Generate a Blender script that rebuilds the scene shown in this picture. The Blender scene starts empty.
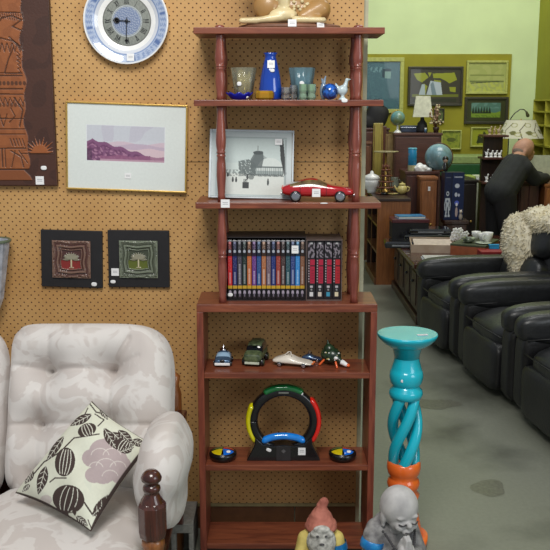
import bpy, math, random
import numpy as np
from mathutils import Vector, Matrix, Euler
random.seed(7)
rng = np.random.default_rng(3)
SC = bpy.context.scene
COL = SC.collection
R = math.radians
PI = math.pi
CAMH, TILT, FPX = 1.53, R(10.7), 900.0

# ------------------------------------------------------------ measuring helpers
def ray(px, py):
    x = (px-275)/FPX; v = (py-275)/FPX
    return Vector((x, math.cos(TILT)-v*math.sin(TILT), -math.sin(TILT)-v*math.cos(TILT)))
def P(px, py, Y):
    d = ray(px, py); k = Y/d.y
    return Vector((d.x*k, Y, CAMH+d.z*k))
def G(px, py, Z=0.0):
    d = ray(px, py); k = (Z-CAMH)/d.z
    return Vector((d.x*k, d.y*k, Z))

# ------------------------------------------------------------ colours, materials
def lin(c):
    c = np.array(c, float)/255.0
    return np.where(c <= 0.04045, c/12.92, ((c+0.055)/1.055)**2.4)
def l4(c):
    a = lin(c); return (float(a[0]), float(a[1]), float(a[2]), 1.0)
def newmat(name):
    m = bpy.data.materials.new(name); m.use_nodes = True
    nt = m.node_tree; b = nt.nodes['Principled BSDF']
    return m, nt, b
def N(nt, t, **kw):
    n = nt.nodes.new(t)
    for k, v in kw.items(): setattr(n, k, v)
    return n
def simple(name, c, rough=0.5, metal=0.0, coat=0.0, var=0.12, scale=30, bump=0.0, spec=0.5, stretch=(1,1,1), c2=None, dist=0.0):
    m, nt, b = newmat(name)
    b.inputs['Roughness'].default_value = rough
    b.inputs['Metallic'].default_value = metal
    b.inputs['Coat Weight'].default_value = coat
    b.inputs['Specular IOR Level'].default_value = spec
    tc = N(nt, 'ShaderNodeTexCoord'); mp = N(nt, 'ShaderNodeMapping'); no = N(nt, 'ShaderNodeTexNoise')
    mp.inputs['Scale'].default_value = stretch
    no.inputs['Scale'].default_value = scale; no.inputs['Detail'].default_value = 4
    no.inputs['Distortion'].default_value = dist
    nt.links.new(tc.outputs['Object'], mp.inputs['Vector']); nt.links.new(mp.outputs['Vector'], no.inputs['Vector'])
    cr = N(nt, 'ShaderNodeValToRGB')
    a = lin(c)
    lo = np.clip(a*(1-var), 0, 1) if c2 is None else lin(c2)
    hi = np.clip(a*(1+var), 0, 1) if c2 is None else a
    cr.color_ramp.elements[0].position = 0.35; cr.color_ramp.elements[1].position = 0.65
    cr.color_ramp.elements[0].color = (*[float(q) for q in lo], 1); cr.color_ramp.elements[1].color = (*[float(q) for q in hi], 1)
    nt.links.new(no.outputs['Fac'], cr.inputs['Fac']); nt.links.new(cr.outputs['Color'], b.inputs['Base Color'])
    if bump:
        bp = N(nt, 'ShaderNodeBump'); bp.inputs['Strength'].default_value = bump; bp.inputs['Distance'].default_value = 0.004
        nt.links.new(no.outputs['Fac'], bp.inputs['Height']); nt.links.new(bp.outputs['Normal'], b.inputs['Normal'])
    return m
def wood(name, c, c2, axis='x', rough=0.42, scale=9, coat=0.15):
    st = {'x': (0.6, 6, 6), 'z': (6, 6, 0.6), 'y': (6, 0.6, 6)}[axis]
    return simple(name, c, rough, coat=coat, scale=scale, stretch=st, c2=c2, bump=0.08, dist=1.2)
def attrmat(name, rough=0.6, coat=0.0, bump=0.0, metal=0.0):
    m, nt, b = newmat(name)
    b.inputs['Roughness'].default_value = rough; b.inputs['Coat Weight'].default_value = coat
    b.inputs['Metallic'].default_value = metal
    a = N(nt, 'ShaderNodeVertexColor'); a.layer_name = 'Col'
    no = N(nt, 'ShaderNodeTexNoise'); no.inputs['Scale'].default_value = 120
    mx = N(nt, 'ShaderNodeMixRGB', blend_type='MULTIPLY'); mx.inputs['Fac'].default_value = 0.12
    tc = N(nt, 'ShaderNodeTexCoord'); nt.links.new(tc.outputs['Object'], no.inputs['Vector'])
    nt.links.new(a.outputs['Color'], mx.inputs['Color1']); nt.links.new(no.outputs['Fac'], mx.inputs['Color2'])
    nt.links.new(mx.outputs['Color'], b.inputs['Base Color'])
    if bump:
        bp = N(nt, 'ShaderNodeBump'); bp.inputs['Strength'].default_value = bump; bp.inputs['Distance'].default_value = 0.002
        nt.links.new(no.outputs['Fac'], bp.inputs['Height']); nt.links.new(bp.outputs['Normal'], b.inputs['Normal'])
    return m
def glass(name, c, rough=0.05, ior=1.45, alpha=0.0, trans=1.0):
    # thin-walled coloured glass: glossy + tinted transparent so light passes
    m, nt, b = newmat(name)
    nt.nodes.remove(b)
    out = nt.nodes['Material Output']
    tr = N(nt, 'ShaderNodeBsdfTransparent'); gl = N(nt, 'ShaderNodeBsdfGlossy'); df = N(nt, 'ShaderNodeBsdfDiffuse')
    no = N(nt, 'ShaderNodeTexNoise'); no.inputs['Scale'].default_value = 40
    cr = N(nt, 'ShaderNodeValToRGB'); a = lin(c)
    cr.color_ramp.elements[0].color = (*[float(q*0.8) for q in a], 1); cr.color_ramp.elements[1].color = (*[float(min(1, q*1.15)) for q in a], 1)
    nt.links.new(no.outputs['Fac'], cr.inputs['Fac'])
    nt.links.new(cr.outputs['Color'], tr.inputs['Color']); nt.links.new(cr.outputs['Color'], df.inputs['Color'])
    gl.inputs['Roughness'].default_value = rough
    fr = N(nt, 'ShaderNodeFresnel'); fr.inputs['IOR'].default_value = ior
    m1 = N(nt, 'ShaderNodeMixShader'); m2 = N(nt, 'ShaderNodeMixShader')
    m1.inputs['Fac'].default_value = alpha
    nt.links.new(tr.outputs[0], m1.inputs[1]); nt.links.new(df.outputs[0], m1.inputs[2])
    nt.links.new(fr.outputs[0], m2.inputs['Fac']); nt.links.new(m1.outputs[0], m2.inputs[1]); nt.links.new(gl.outputs[0], m2.inputs[2])
    nt.links.new(m2.outputs[0], out.inputs['Surface'])
    return m

# ------------------------------------------------------------ mesh builder
class MB:
    def __init__(s): s.v = []; s.f = []; s.m = []; s.s = []
    def add(s, vs, fs, mi=0, sm=False):
        o = len(s.v); s.v += [tuple(p) for p in vs]
        for f in fs: s.f.append([o+i for i in f]); s.m.append(mi); s.s.append(sm)
        return s
    def box(s, c, size, mi=0, rot=None):
        x, y, z = [q/2 for q in size]
        vs = [Vector((i*x, j*y, k*z)) for i in (-1, 1) for j in (-1, 1) for k in (-1, 1)]
        if rot is not None: vs = [rot @ q for q in vs]
        vs = [q+Vector(c) for q in vs]
        return s.add(vs, [(0,1,3,2),(4,6,7,5),(0,4,5,1),(2,3,7,6),(0,2,6,4),(1,5,7,3)], mi)
    def bx(s, x0, x1, y0, y1, z0, z1, mi=0):
        return s.box(((x0+x1)/2, (y0+y1)/2, (z0+z1)/2), (abs(x1-x0), abs(y1-y0), abs(z1-z0)), mi)
    def sq(s, c, size, k=5, n=8, mi=0, rot=None, fn=None):
        # puffy rounded box (superquadric) made from a gridded cube
        idx = {}; vs = []; fs = []
        def vid(p):
            key = tuple(int(round(q*1000)) for q in p)
            if key not in idx:
                idx[key] = len(vs); a = Vector(p)
                nn = (abs(a.x)**k+abs(a.y)**k+abs(a.z)**k)**(1/k)
                a = a/nn
                a = Vector((a.x*size[0]/2, a.y*size[1]/2, a.z*size[2]/2))
                if fn: a = fn(a)
                if rot is not None: a = rot @ a
                vs.append(a+Vector(c))
            return idx[key]
        g = [math.tan((-1+2*i/n)*PI/4) for i in range(n+1)]
        for ax in range(3):
            for sg in (-1, 1):
                for i in range(n):
                    for j in range(n):
                        q = []
                        for (a, b) in ((i, j), (i+1, j), (i+1, j+1), (i, j+1)):
                            p = [0, 0, 0]; p[ax] = sg; p[(ax+1) % 3] = g[a]; p[(ax+2) % 3] = g[b]; q.append(vid(p))
                        fs.append(q if sg > 0 else q[::-1])
        return s.add(vs, fs, mi, True)
    def ell(s, c, r, mi=0, n=10, rot=None, fn=None):
        return s.sq(c, (2*r[0], 2*r[1], 2*r[2]), 2, n, mi, rot, fn)
    def lathe(s, prof, c=(0,0,0), n=28, mi=0, rot=None, sx=1, sy=1, cap=True, flat=False):
        vs = []; fs = []; c = Vector(c)
        for (r, z) in prof:
            for i in range(n):
                a = 2*PI*i/n; q = Vector((r*math.cos(a)*sx, r*math.sin(a)*sy, z))
                if rot is not None: q = rot @ q
                vs.append(q+c)
        for j in range(len(prof)-1):
            for i in range(n):
                k = (i+1) % n
                fs.append((j*n+i, j*n+k, (j+1)*n+k, (j+1)*n+i))
        s.add(vs, fs, mi, not flat)
        if cap:
            o = len(s.v)-len(vs)
            s.f.append([o+i for i in range(n)][::-1]); s.m.append(mi); s.s.append(False)
            s.f.append([o+(len(prof)-1)*n+i for i in range(n)]); s.m.append(mi); s.s.append(False)
        return s
    def tube(s, pts, rad, n=10, mi=0, cap=True):
        pts = [Vector(p) for p in pts]
        if not hasattr(rad, '__len__'): rad = [rad]*len(pts)
        vs = []; fs = []; up = None
        for i, p in enumerate(pts):
            t = (pts[min(i+1, len(pts)-1)]-pts[max(i-1, 0)]).normalized()
            if up is None: up = t.orthogonal().normalized()
            up = (up - t*up.dot(t))
            up = up.normalized() if up.length > 1e-6 else t.orthogonal().normalized()
            b = t.cross(up)
            for k in range(n):
                a = 2*PI*k/n; vs.append(p+(up*math.cos(a)+b*math.sin(a))*rad[i])
        for j in range(len(pts)-1):
            for i in range(n):
                k = (i+1) % n; fs.append((j*n+i, j*n+k, (j+1)*n+k, (j+1)*n+i))
        if cap:
            fs.append(tuple(range(n))[::-1]); fs.append(tuple((len(pts)-1)*n+i for i in range(n)))
        return s.add(vs, fs, mi, True)
    def caps(s, a, b, r0, r1, mi=0):
        # tapered capsule
        a = Vector(a); b = Vector(b); d = b-a; L = d.length; q = d.to_track_quat('Z', 'Y').to_matrix()
        prof = []
        for i in range(6):
            t = PI/2*i/6; prof.append((max(r0*math.sin(t), 1e-4), -r0*math.cos(t)))
        prof.append((r0, 0)); prof.append((r1, L))
        for i in range(1, 7):
            t = PI/2*i/6; prof.append((max(r1*math.cos(t), 1e-4), L+r1*math.sin(t)))
        return s.lathe(prof, a, 14, mi, q)
    def prism(s, poly, y0, y1, mi=0, sm=False):
        # polygon in XZ pushed along Y
        n = len(poly); vs = [(x, y0, z) for x, z in poly]+[(x, y1, z) for x, z in poly]
        ar = sum(poly[i][0]*poly[(i+1) % n][1]-poly[(i+1) % n][0]*poly[i][1] for i in range(n))
        fs = [tuple(range(n)), tuple(range(2*n-1, n-1, -1))]
        fs += [((i+1) % n, i, n+i, n+(i+1) % n) for i in range(n)]
        if ar < 0: fs = [f[::-1] for f in fs]
        if y1 < y0: fs = [f[::-1] for f in fs]
        return s.add(vs, fs, mi, sm)
    def build(s, name, mats, parent=None, loc=None, rot=None, bevel=0, seg=2, sub=0, remesh=0, smooth_it=0, disp=None):
        me = bpy.data.meshes.new(name)
        me.from_pydata(s.v, [], s.f)
        if not isinstance(mats, (list, tuple)): mats = [mats]
        for m in mats: me.materials.append(m)
        me.polygons.foreach_set('material_index', s.m)
        me.polygons.foreach_set('use_smooth', [bool(q) or bool(remesh) or bool(sub) for q in s.s])
        me.update()
        o = bpy.data.objects.new(name, me); COL.objects.link(o)
        if parent: o.parent = parent
        if loc is not None: o.location = loc
        if rot is not None: o.rotation_euler = rot
        if remesh:
            md = o.modifiers.new('Remesh', 'REMESH'); md.mode = 'VOXEL'; md.voxel_size = remesh; md.use_smooth_shade = True
            if smooth_it:
                sm = o.modifiers.new('Smooth', 'SMOOTH'); sm.iterations = smooth_it; sm.factor = 0.6
        if bevel:
            md = o.modifiers.new('Bevel', 'BEVEL'); md.width = bevel; md.segments = seg; md.limit_method = 'ANGLE'; md.angle_limit = R(40)
        if sub:
            md = o.modifiers.new('Sub', 'SUBSURF'); md.levels = sub; md.render_levels = sub
        if disp:
            tx = bpy.data.textures.new(name+'_tx', 'CLOUDS'); tx.noise_scale = disp[0]
            md = o.modifiers.new('Disp', 'DISPLACE'); md.texture = tx; md.strength = disp[1]; md.mid_level = 0.5
        return o

def tag(o, label=None, cat=None, group=None, kind=None):
    if label: o['label'] = label
    if cat: o['category'] = cat
    if group: o['group'] = group
    if kind: o['kind'] = kind
    return o
def thing(name, label, cat, loc=(0,0,0), rotz=0, group=None):
    o = bpy.data.objects.new(name, None); COL.objects.link(o)
    o.empty_display_size = 0.05
    o.location = loc; o.rotation_euler = (0, 0, rotz)
    return tag(o, label, cat, group)
def kids(o): return [c for c in COL.objects if c.parent == o]
def dup(o, parent=None):
    c = o.copy(); COL.objects.link(c)
    if parent: c.parent = parent
    for ch in kids(o): dup(ch, c)
    return c
def struct(o): o['kind'] = 'structure'; return o

# ------------------------------------------------------------ painted grids (colour attribute)
class Cv:
    def __init__(s, x0, y0, x1, y1, nx, bg, ny=None, X=None, Z=None):
        s.b = (x0, y0, x1, y1)
        ny = ny or max(2, int(nx*(y1-y0)/(x1-x0)))
        s.nx, s.ny = nx, ny
        s.U, s.V = np.meshgrid(np.linspace(0, 1, nx+1), np.linspace(0, 1, ny+1))
        s.X = x0+(x1-x0)*s.U if X is None else X(s.U, s.V)
        s.Z = y0+(y1-y0)*s.V if Z is None else Z(s.U, s.V)
        s.C = np.zeros(s.U.shape+(3,))+lin(bg); s.H = np.zeros(s.U.shape)
    def fill(s, m, c, a=1.0, h=None):
        m = (m*1.0)*a
        s.C = s.C*(1-m[..., None])+lin(c)*m[..., None]
        if h is not None: s.H = s.H*(1-m)+h*m
        return s
    def rect(s, x0, y0, x1, y1): return (s.X >= x0)&(s.X <= x1)&(s.Z >= y0)&(s.Z <= y1)
    def ell(s, cx, cy, rx, ry, a=0):
        dx, dy = s.X-cx, s.Z-cy; ca, sa = math.cos(a), math.sin(a)
        return ((dx*ca+dy*sa)/rx)**2+((-dx*sa+dy*ca)/ry)**2 <= 1
    def leaf(s, x0, y0, x1, y1, w):
        dx, dy = x1-x0, y1-y0; L = math.hypot(dx, dy); ux, uy = dx/L, dy/L
        t = ((s.X-x0)*ux+(s.Z-y0)*uy)/L; d = np.abs(-(s.X-x0)*uy+(s.Z-y0)*ux)
        return (t > 0)&(t < 1)&(d < w*np.sin(PI*np.clip(t, 0, 1)**0.85))
    def line(s, pts, w):
        m = np.zeros(s.X.shape, bool)
        for (ax, ay), (bx, by) in zip(pts[:-1], pts[1:]):
            dx, dy = bx-ax, by-ay; L2 = dx*dx+dy*dy+1e-9
            t = np.clip(((s.X-ax)*dx+(s.Z-ay)*dy)/L2, 0, 1)
            m |= np.hypot(s.X-ax-t*dx, s.Z-ay-t*dy) < w/2
        return m
    def poly(s, pts):
        m = np.zeros(s.X.shape, bool); n = len(pts)
        for i in range(n):
            x0, y0 = pts[i]; x1, y1 = pts[(i+1) % n]
            if y0 == y1: continue
            c = ((y0 > s.Z) != (y1 > s.Z)) & (s.X < (x1-x0)*(s.Z-y0)/(y1-y0)+x0)
            m ^= c
        return m
    def noise(s, sc, seed=0):
        r = np.random.default_rng(seed); o = np.zeros(s.X.shape)
        for k in range(6):
            a = r.uniform(0, 2*PI); f = r.uniform(0.5, 1.5)/sc
            o += np.sin((s.X*math.cos(a)+s.Z*math.sin(a))*f*2*PI+r.uniform(0, 6)+1.5*np.sin((s.X*math.sin(a)-s.Z*math.cos(a))*f*3+k))
        return o/6
    def mesh(s, name, mat, W=None, H=None, parent=None, fn=None, loc=None, rot=None, hs=1.0):
        if fn is None:
            xs = (s.U-0.5)*W; zs = (0.5-s.V)*H; ys = -s.H*hs
        else: xs, ys, zs = fn(s.U, s.V, s.H*hs)
        vs = np.stack([xs, ys, zs], -1).reshape(-1, 3)
        w = s.nx+1
        fs = [(j*w+i, (j+1)*w+i, (j+1)*w+i+1, j*w+i+1) for j in range(s.ny) for i in range(s.nx)]
        me = bpy.data.meshes.new(name); me.from_pydata(vs.tolist(), [], fs); me.materials.append(mat)
        ca = me.color_attributes.new('Col', 'FLOAT_COLOR', 'POINT')
        cc = np.concatenate([s.C.reshape(-1, 3), np.ones((len(vs), 1))], 1)
        ca.data.foreach_set('color', cc.ravel().astype(np.float32))
        me.polygons.foreach_set('use_smooth', [True]*len(fs)); me.update()
        o = bpy.data.objects.new(name, me); COL.objects.link(o)
        if parent: o.parent = parent
        if loc is not None: o.location = loc
        if rot is not None: o.rotation_euler = rot
        return o

# ------------------------------------------------------------ materials
M = {}
M['red_x'] = wood('reddish stained timber', (140,76,50), (106,52,36), 'x')
M['red_z'] = wood('reddish stained timber upright', (136,70,50), (104,48,36), 'z')
M['red_post'] = wood('reddish turned timber', (142,78,64), (116,56,46), 'z', rough=0.3, coat=0.4)
M['paper'] = simple('white sticker', (235,235,235), 0.6, var=0.03)
M['ink'] = simple('grey print', (150,150,155), 0.6)
M['black'] = simple('black plastic', (20,20,22), 0.25, coat=0.3)
M['blackmatt'] = simple('matt black board', (26,25,28), 0.7)
M['leather'] = simple('black leather', (21,21,23), 0.42, var=0.15, scale=60, bump=0.3, spec=0.5)
M['leather2'] = simple('worn black leather', (30,31,33), 0.36, var=0.15, scale=40, bump=0.35, spec=0.6)
M['chrome'] = simple('chrome', (200,200,205), 0.15, metal=1)
M['gold'] = simple('brass gilt', (196,160,84), 0.35, metal=0.6, var=0.1)
M['darkwood'] = wood('dark brown wood', (62,38,30), (44,26,20), 'x')
M['darkwood_z'] = wood('dark brown wood upright', (58,34,28), (40,24,19), 'z')
M['midwood'] = wood('brown wood', (118,72,42), (92,54,30), 'z')
M['orangewood'] = wood('orange brown wood', (158,98,52), (132,78,40), 'z')
M['yellowwood'] = wood('pale yellow timber', (176,160,80), (150,134,60), 'z')
M['sofawood'] = wood('dark polished mahogany', (84,42,32), (58,28,22), 'z', rough=0.22, coat=0.6)
M['oak'] = wood('honey coloured wood', (150,94,48), (120,70,34), 'z', rough=0.3, coat=0.4)
M['white'] = simple('white ceramic', (238,238,236), 0.3, coat=0.3, var=0.05)
M['cream'] = simple('cream ceramic', (205,190,120), 0.35, coat=0.3)
M['attr'] = attrmat('painted picture', 0.55)
M['attrgloss'] = attrmat('painted glossy', 0.3, 0.3)
M['attrcloth'] = attrmat('printed cloth', 0.9, 0, 0.25)
def tagp(parent, c, w=0.018, h=0.018, rot=(0,0,0), name='price_sticker', t=0.0012, rnd=False):
    mb = MB()
    if rnd: mb.sq((0,0,0), (w, t*2, h), 3, 4)
    else:
        mb.box((0,0,0), (w, t, h)); 
        for k in range(2): mb.box((0, -t*0.6, h*(0.12-0.2*k)), (w*0.6, t*0.2, h*0.06), 1)
    return mb.build(name, [M['paper'], M['ink']], parent, c, rot)

# ------------------------------------------------------------ camera
cam = bpy.data.cameras.new('camera'); co = bpy.data.objects.new('camera', cam); COL.objects.link(co)
co.location = (0, 0, CAMH); co.rotation_euler = (PI/2-TILT, 0, 0)
cam.sensor_width = 36; cam.lens = 36*FPX/550; cam.clip_start = 0.05; cam.clip_end = 60
SC.camera = co

# ============================================================ SETTING
YF, YW = 2.85, 3.075
XE = P(358.5, 330, YW).x      # right edge of the pegboard
# floor
m, nt, b = newmat('grey painted concrete')
tc = N(nt, 'ShaderNodeTexCoord'); n1 = N(nt, 'ShaderNodeTexNoise'); n1.inputs['Scale'].default_value = 1.6; n1.inputs['Detail'].default_value = 8
n2 = N(nt, 'ShaderNodeTexNoise'); n2.inputs['Scale'].default_value = 60
cr = N(nt, 'ShaderNodeValToRGB'); cr.color_ramp.elements[0].position = 0.36; cr.color_ramp.elements[0].color = l4((112,114,102))
cr.color_ramp.elements[1].position = 0.46; cr.color_ramp.elements[1].color = l4((134,136,122))
e = cr.color_ramp.elements.new(0.28); e.color = l4((84,84,74))
mx = N(nt, 'ShaderNodeMixRGB', blend_type='MULTIPLY'); mx.inputs['Fac'].default_value = 0.25
for a in (n1, n2): nt.links.new(tc.outputs['Object'], a.inputs['Vector'])
nt.links.new(n1.outputs['Fac'], cr.inputs['Fac']); nt.links.new(cr.outputs['Color'], mx.inputs['Color1']); nt.links.new(n2.outputs['Fac'], mx.inputs['Color2'])
nt.links.new(mx.outputs['Color'], b.inputs['Base Color']); b.inputs['Roughness'].default_value = 0.38
M['floor'] = m
struct(MB().bx(-3, 4.5, -1, 10.2, -0.05, 0).build('floor', M['floor']))
# old stains on the floor
M['stain'] = simple('dark floor stain', (102,101,90), 0.3, var=0.2, scale=60)
def stain(px, py, rx, ry, seed):
    g = G(px, py); r = random.Random(seed); mb = MB(); n = 26
    ph = [r.uniform(0, 6) for _ in range(4)]
    pts = []
    for i in range(n):
        a = 2*PI*i/n; k = 1+0.14*math.sin(2*a+ph[0])+0.1*math.sin(3*a+ph[1])+0.07*math.sin(5*a+ph[2])
        pts.append((rx*k*math.cos(a), ry*k*math.sin(a), 0.0008))
    mb.add(pts, [tuple(range(n))])
    o = mb.build('floor_stain', M['stain'], None, (g.x, g.y, 0)); return o
tag(stain(489, 488, 0.062, 0.09, 1), 'dark oval damp stain on the grey floor near the frame bottom', 'stain')
tag(stain(436, 404, 0.11, 0.09, 4), 'faint brown stain on the floor right of the turquoise pedestal', 'stain')

# pegboard
def pegmat():
    m, nt, b = newmat('pegboard'); p = 0.0258
    tc = N(nt, 'ShaderNodeTexCoord'); sp = N(nt, 'ShaderNodeSeparateXYZ'); nt.links.new(tc.outputs['Object'], sp.inputs[0])
    def lat(off):
        out = []
        for ax in ('X', 'Z'):
            a = N(nt, 'ShaderNodeMath', operation='MULTIPLY_ADD'); a.inputs[1].default_value = 1/p; a.inputs[2].default_value = off+100
            nt.links.new(sp.outputs[ax], a.inputs[0])
            f = N(nt, 'ShaderNodeMath', operation='FRACT'); nt.links.new(a.outputs[0], f.inputs[0])
            s_ = N(nt, 'ShaderNodeMath', operation='SUBTRACT'); s_.inputs[1].default_value = 0.5; nt.links.new(f.outputs[0], s_.inputs[0])
            q = N(nt, 'ShaderNodeMath', operation='MULTIPLY'); nt.links.new(s_.outputs[0], q.inputs[0]); nt.links.new(s_.outputs[0], q.inputs[1])
            out.append(q)
        ad = N(nt, 'ShaderNodeMath', operation='ADD'); nt.links.new(out[0].outputs[0], ad.inputs[0]); nt.links.new(out[1].outputs[0], ad.inputs[1])
        return ad
    A, B = lat(0), lat(0.5)
    mn = N(nt, 'ShaderNodeMath', operation='MINIMUM'); nt.links.new(A.outputs[0], mn.inputs[0]); nt.links.new(B.outputs[0], mn.inputs[1])
    cr = N(nt, 'ShaderNodeValToRGB'); cr.color_ramp.elements[0].position = 0.006; cr.color_ramp.elements[0].color = (0,0,0,1)
    cr.color_ramp.elements[1].position = 0.0125; cr.color_ramp.elements[1].color = (1,1,1,1)
    nt.links.new(mn.outputs[0], cr.inputs['Fac'])
    no = N(nt, 'ShaderNodeTexNoise'); no.inputs['Scale'].default_value = 5; no.inputs['Detail'].default_value = 6; nt.links.new(tc.outputs['Object'], no.inputs['Vector'])
    c2 = N(nt, 'ShaderNodeValToRGB'); c2.color_ramp.elements[0].position = 0.3; c2.color_ramp.elements[0].color = l4((184,139,82)); c2.color_ramp.elements[1].position = 0.7; c2.color_ramp.elements[1].color = l4((202,160,102))
    nt.links.new(no.outputs['Fac'], c2.inputs['Fac'])
    mx = N(nt, 'ShaderNodeMixRGB'); nt.links.new(cr.outputs['Color'], mx.inputs['Fac']); mx.inputs['Color1'].default_value = l4((84,50,28)); nt.links.new(c2.outputs['Color'], mx.inputs['Color2'])
    nt.links.new(mx.outputs['Color'], b.inputs['Base Color']); b.inputs['Roughness'].default_value = 0.6
    bp = N(nt, 'ShaderNodeBump'); bp.inputs['Strength'].default_value = 0.6; bp.inputs['Distance'].default_value = 0.003
    nt.links.new(cr.outputs['Color'], bp.inputs['Height']); nt.links.new(bp.outputs['Normal'], b.inputs['Normal'])
    return m
M['peg'] = pegmat()
M['stud'] = simple('pale painted timber', (178,176,150), 0.6, var=0.08)
ZS = P(320, 162, YW).z; ZB = P(330, 503, YW).z
struct(MB().bx(-2.6, XE, YW, YW+0.012, ZS+0.0012, 2.7).build('wall_front', M['peg']))
struct(MB().bx(-2.6, XE, YW, YW+0.012, ZB, ZS-0.0012).build('wall_front', M['peg']))
struct(MB().bx(-2.6, XE, YW+0.012, YW+0.02, 0.13, 2.7).bx(-2.6, XE+0.016, YW+0.02, YW+0.075, 0, 2.7).build('wall_back', M['stud']))
M['trimp'] = simple('pale bottom rail', (150,138,96), 0.6)
struct(MB().bx(-2.6, XE, YW-0.003, YW+0.012, ZB-0.012, ZB).build('trim_1', M['trimp']))
M['skirt'] = simple('brown skirting board', (104,66,38), 0.6)
struct(MB().bx(-2.6, 0.07, YW+0.006, YW+0.02, 0, ZB-0.012).bx(0.074, XE, YW+0.006, YW+0.02, 0, ZB-0.012).build('baseboard_front', M['skirt']))

# back room shell
YB = 10.0; XR = P(537, 60, YB).x
M['palewall'] = simple('pale green wall', (205,222,168), 0.8, var=0.04, scale=3)
M['olive'] = simple('olive green wall paint', (146,140,30), 0.75, var=0.08, scale=4)
M['yellowwall'] = simple('yellow green wall', (150,150,34), 0.8, var=0.05, scale=3)
struct(MB().bx(-3, XR+0.1, YB, YB+0.1, 0, 4.2).build('wall_back', M['palewall']))
t0 = P(512, 54, YB-0.03)
struct(MB().bx(-3, t0.x, YB-0.03, YB, 0, t0.z).build('wall_back', M['olive']))
struct(MB().bx(XR, XR+0.1, 2.0, YB, 0, 4.2).build('wall_right', M['yellowwall']))
# ============================================================ SHELF UNIT
Z1, Z2, Z3 = P(288,27.2,YF).z, P(288,99.8,YF).z, P(288,202.6,YF).z     # board tops
ZC, ZA, ZSB, ZD = P(288,304.5,YF).z, P(288,372.7,YF).z, P(288,465,YF).z, P(288,543.6,YF).z
XL, XRR = P(196.4,305,YF).x, P(377.6,305,YF).x
D = 0.205; TH = 0.0215
su = thing('shelf_unit', 'tall reddish timber shelf unit with turned posts above an open cabinet, against the pegboard', 'shelf', ((XL+XRR)/2, YF+D/2, 0))
ox, oy = (XL+XRR)/2, YF+D/2
hw = (XRR-XL)/2
def board(name, x0, x1, zt, th, y0=-D/2, y1=D/2, mat='red_x', bev=0.002):
    return MB().bx(x0, x1, y0, y1, zt-th, zt).build(name, M[mat], su, bevel=bev)
xl1, xr1 = P(193.3,30,YF).x-ox, P(385,30,YF).x-ox
board('top_board', xl1, xr1, Z1, 0.0195)
board('shelf_board', P(193.8,103,YF).x-ox, P(383.6,103,YF).x-ox, Z2, 0.0195)
board('shelf_board', P(195.4,205,YF).x-ox, P(381.2,205,YF).x-ox, Z3, 0.0195)
board('cabinet_top', -hw, hw, ZC, 0.026)
sw = 0.0215
for sgn in (-1, 1):
    MB().bx(sgn*hw, sgn*(hw-sw), -D/2, D/2, 0, ZC-0.026).build('side_panel', M['red_z'], su, bevel=0.002)
for z in (ZA, ZSB): board('cabinet_shelf', -hw+sw, hw-sw, z, 0.0205, -D/2, D/2-0.04)
board('bottom_shelf', -hw+sw, hw-sw, ZD, 0.02, -D/2, D/2-0.04)
MB().bx(-hw+sw, hw-sw, -D/2+0.02, -D/2+0.035, 0, ZD-0.02).build('plinth_board', M['darkwood'], su)
def postprof(z0, z1):
    L = z1-z0
    pr = [(0,.0125),(.02,.0125),(.08,.0115),(.2,.0135),(.34,.0165),(.42,.0155),(.465,.0125),(.475,.0145),(.487,.0145),(.492,.0125),(.503,.0125),(.508,.0145),(.52,.0145),(.53,.0125),(.6,.0145),(.72,.0158),(.85,.013),(.93,.0115),(1,.0135)]
    return [(r, z1-L*f) for f, r in pr]
pxl = P(221, 150, YF+0.03).x-ox; pxr = P(356.5, 150, YF+0.03).x-ox
for yy in (-D/2+0.032, D/2-0.03):
    for xx in (pxl, pxr):
        mb = MB()
        for a, b_ in ((ZC, Z3-0.0195), (Z3, Z2-0.0195), (Z2, Z1-0.0195)): mb.lathe(postprof(a, b_), (xx, yy, 0), 20)
        mb.sq((xx, yy, Z1+0.002), (0.03, 0.03, 0.016), 2.5, 6)
        mb.build('turned_post', M['red_post'], su)
tagp(su, (P(225.3,203.5,YF).x-ox, -D/2-0.001, P(225,203.5,YF).z), 0.028, 0.026)
tagp(su, (P(344.5,101.5,YF).x-ox, -D/2-0.001, P(344,101.5,YF).z+0.003), 0.019, 0.012, rnd=True)
tagp(su, (P(324,203.2,YF).x-ox, -D/2-0.0005, P(324,203.2,YF).z), 0.024, 0.004, rnd=True)

# ------------------------------------------------------------ fawn sculpture on top
M['fawn'] = simple('tan fawn glaze', (168,128,76), 0.4, coat=0.3, var=0.12, scale=12)
M['fawncream'] = simple('cream fawn glaze', (214,196,150), 0.4, coat=0.3)
M['fawnbase'] = simple('brown base', (120,80,58), 0.5, var=0.2)
fw = thing('fawn_figurine', 'spotted tan fawn figurine lying down on an oval base on the top board', 'figurine', (P(288,25,YF+0.09).x, YF+0.1, Z1))
MB().lathe([(0.155,0),(0.165,0.004),(0.16,0.012),(0.14,0.016)], (0.005,0,0), 36, 0, sy=0.5).build('base', M['fawnbase'], fw)
b_ = MB()
b_.ell((0.015,0.01,0.065), (0.105,0.05,0.05), n=12); b_.ell((0.085,0.01,0.062), (0.05,0.048,0.05)); b_.ell((-0.06,0.0,0.07), (0.05,0.042,0.05))
b_.caps((-0.075,0,0.09), (-0.115,-0.005,0.155), 0.03, 0.02); b_.ell((-0.128,-0.01,0.172), (0.034,0.022,0.022)); b_.ell((-0.158,-0.013,0.163), (0.018,0.013,0.012))
for s_ in (-1, 1): b_.ell((-0.105,0.028*s_-0.008,0.19), (0.010,0.018,0.011))
b_.caps((0.10,-0.03,0.06), (0.045,-0.055,0.035), 0.034, 0.018); b_.caps((0.045,-0.055,0.035), (0.105,-0.064,0.022), 0.017, 0.009)
b_.build('body', M['fawn'], fw, remesh=0.005, smooth_it=4)
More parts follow.
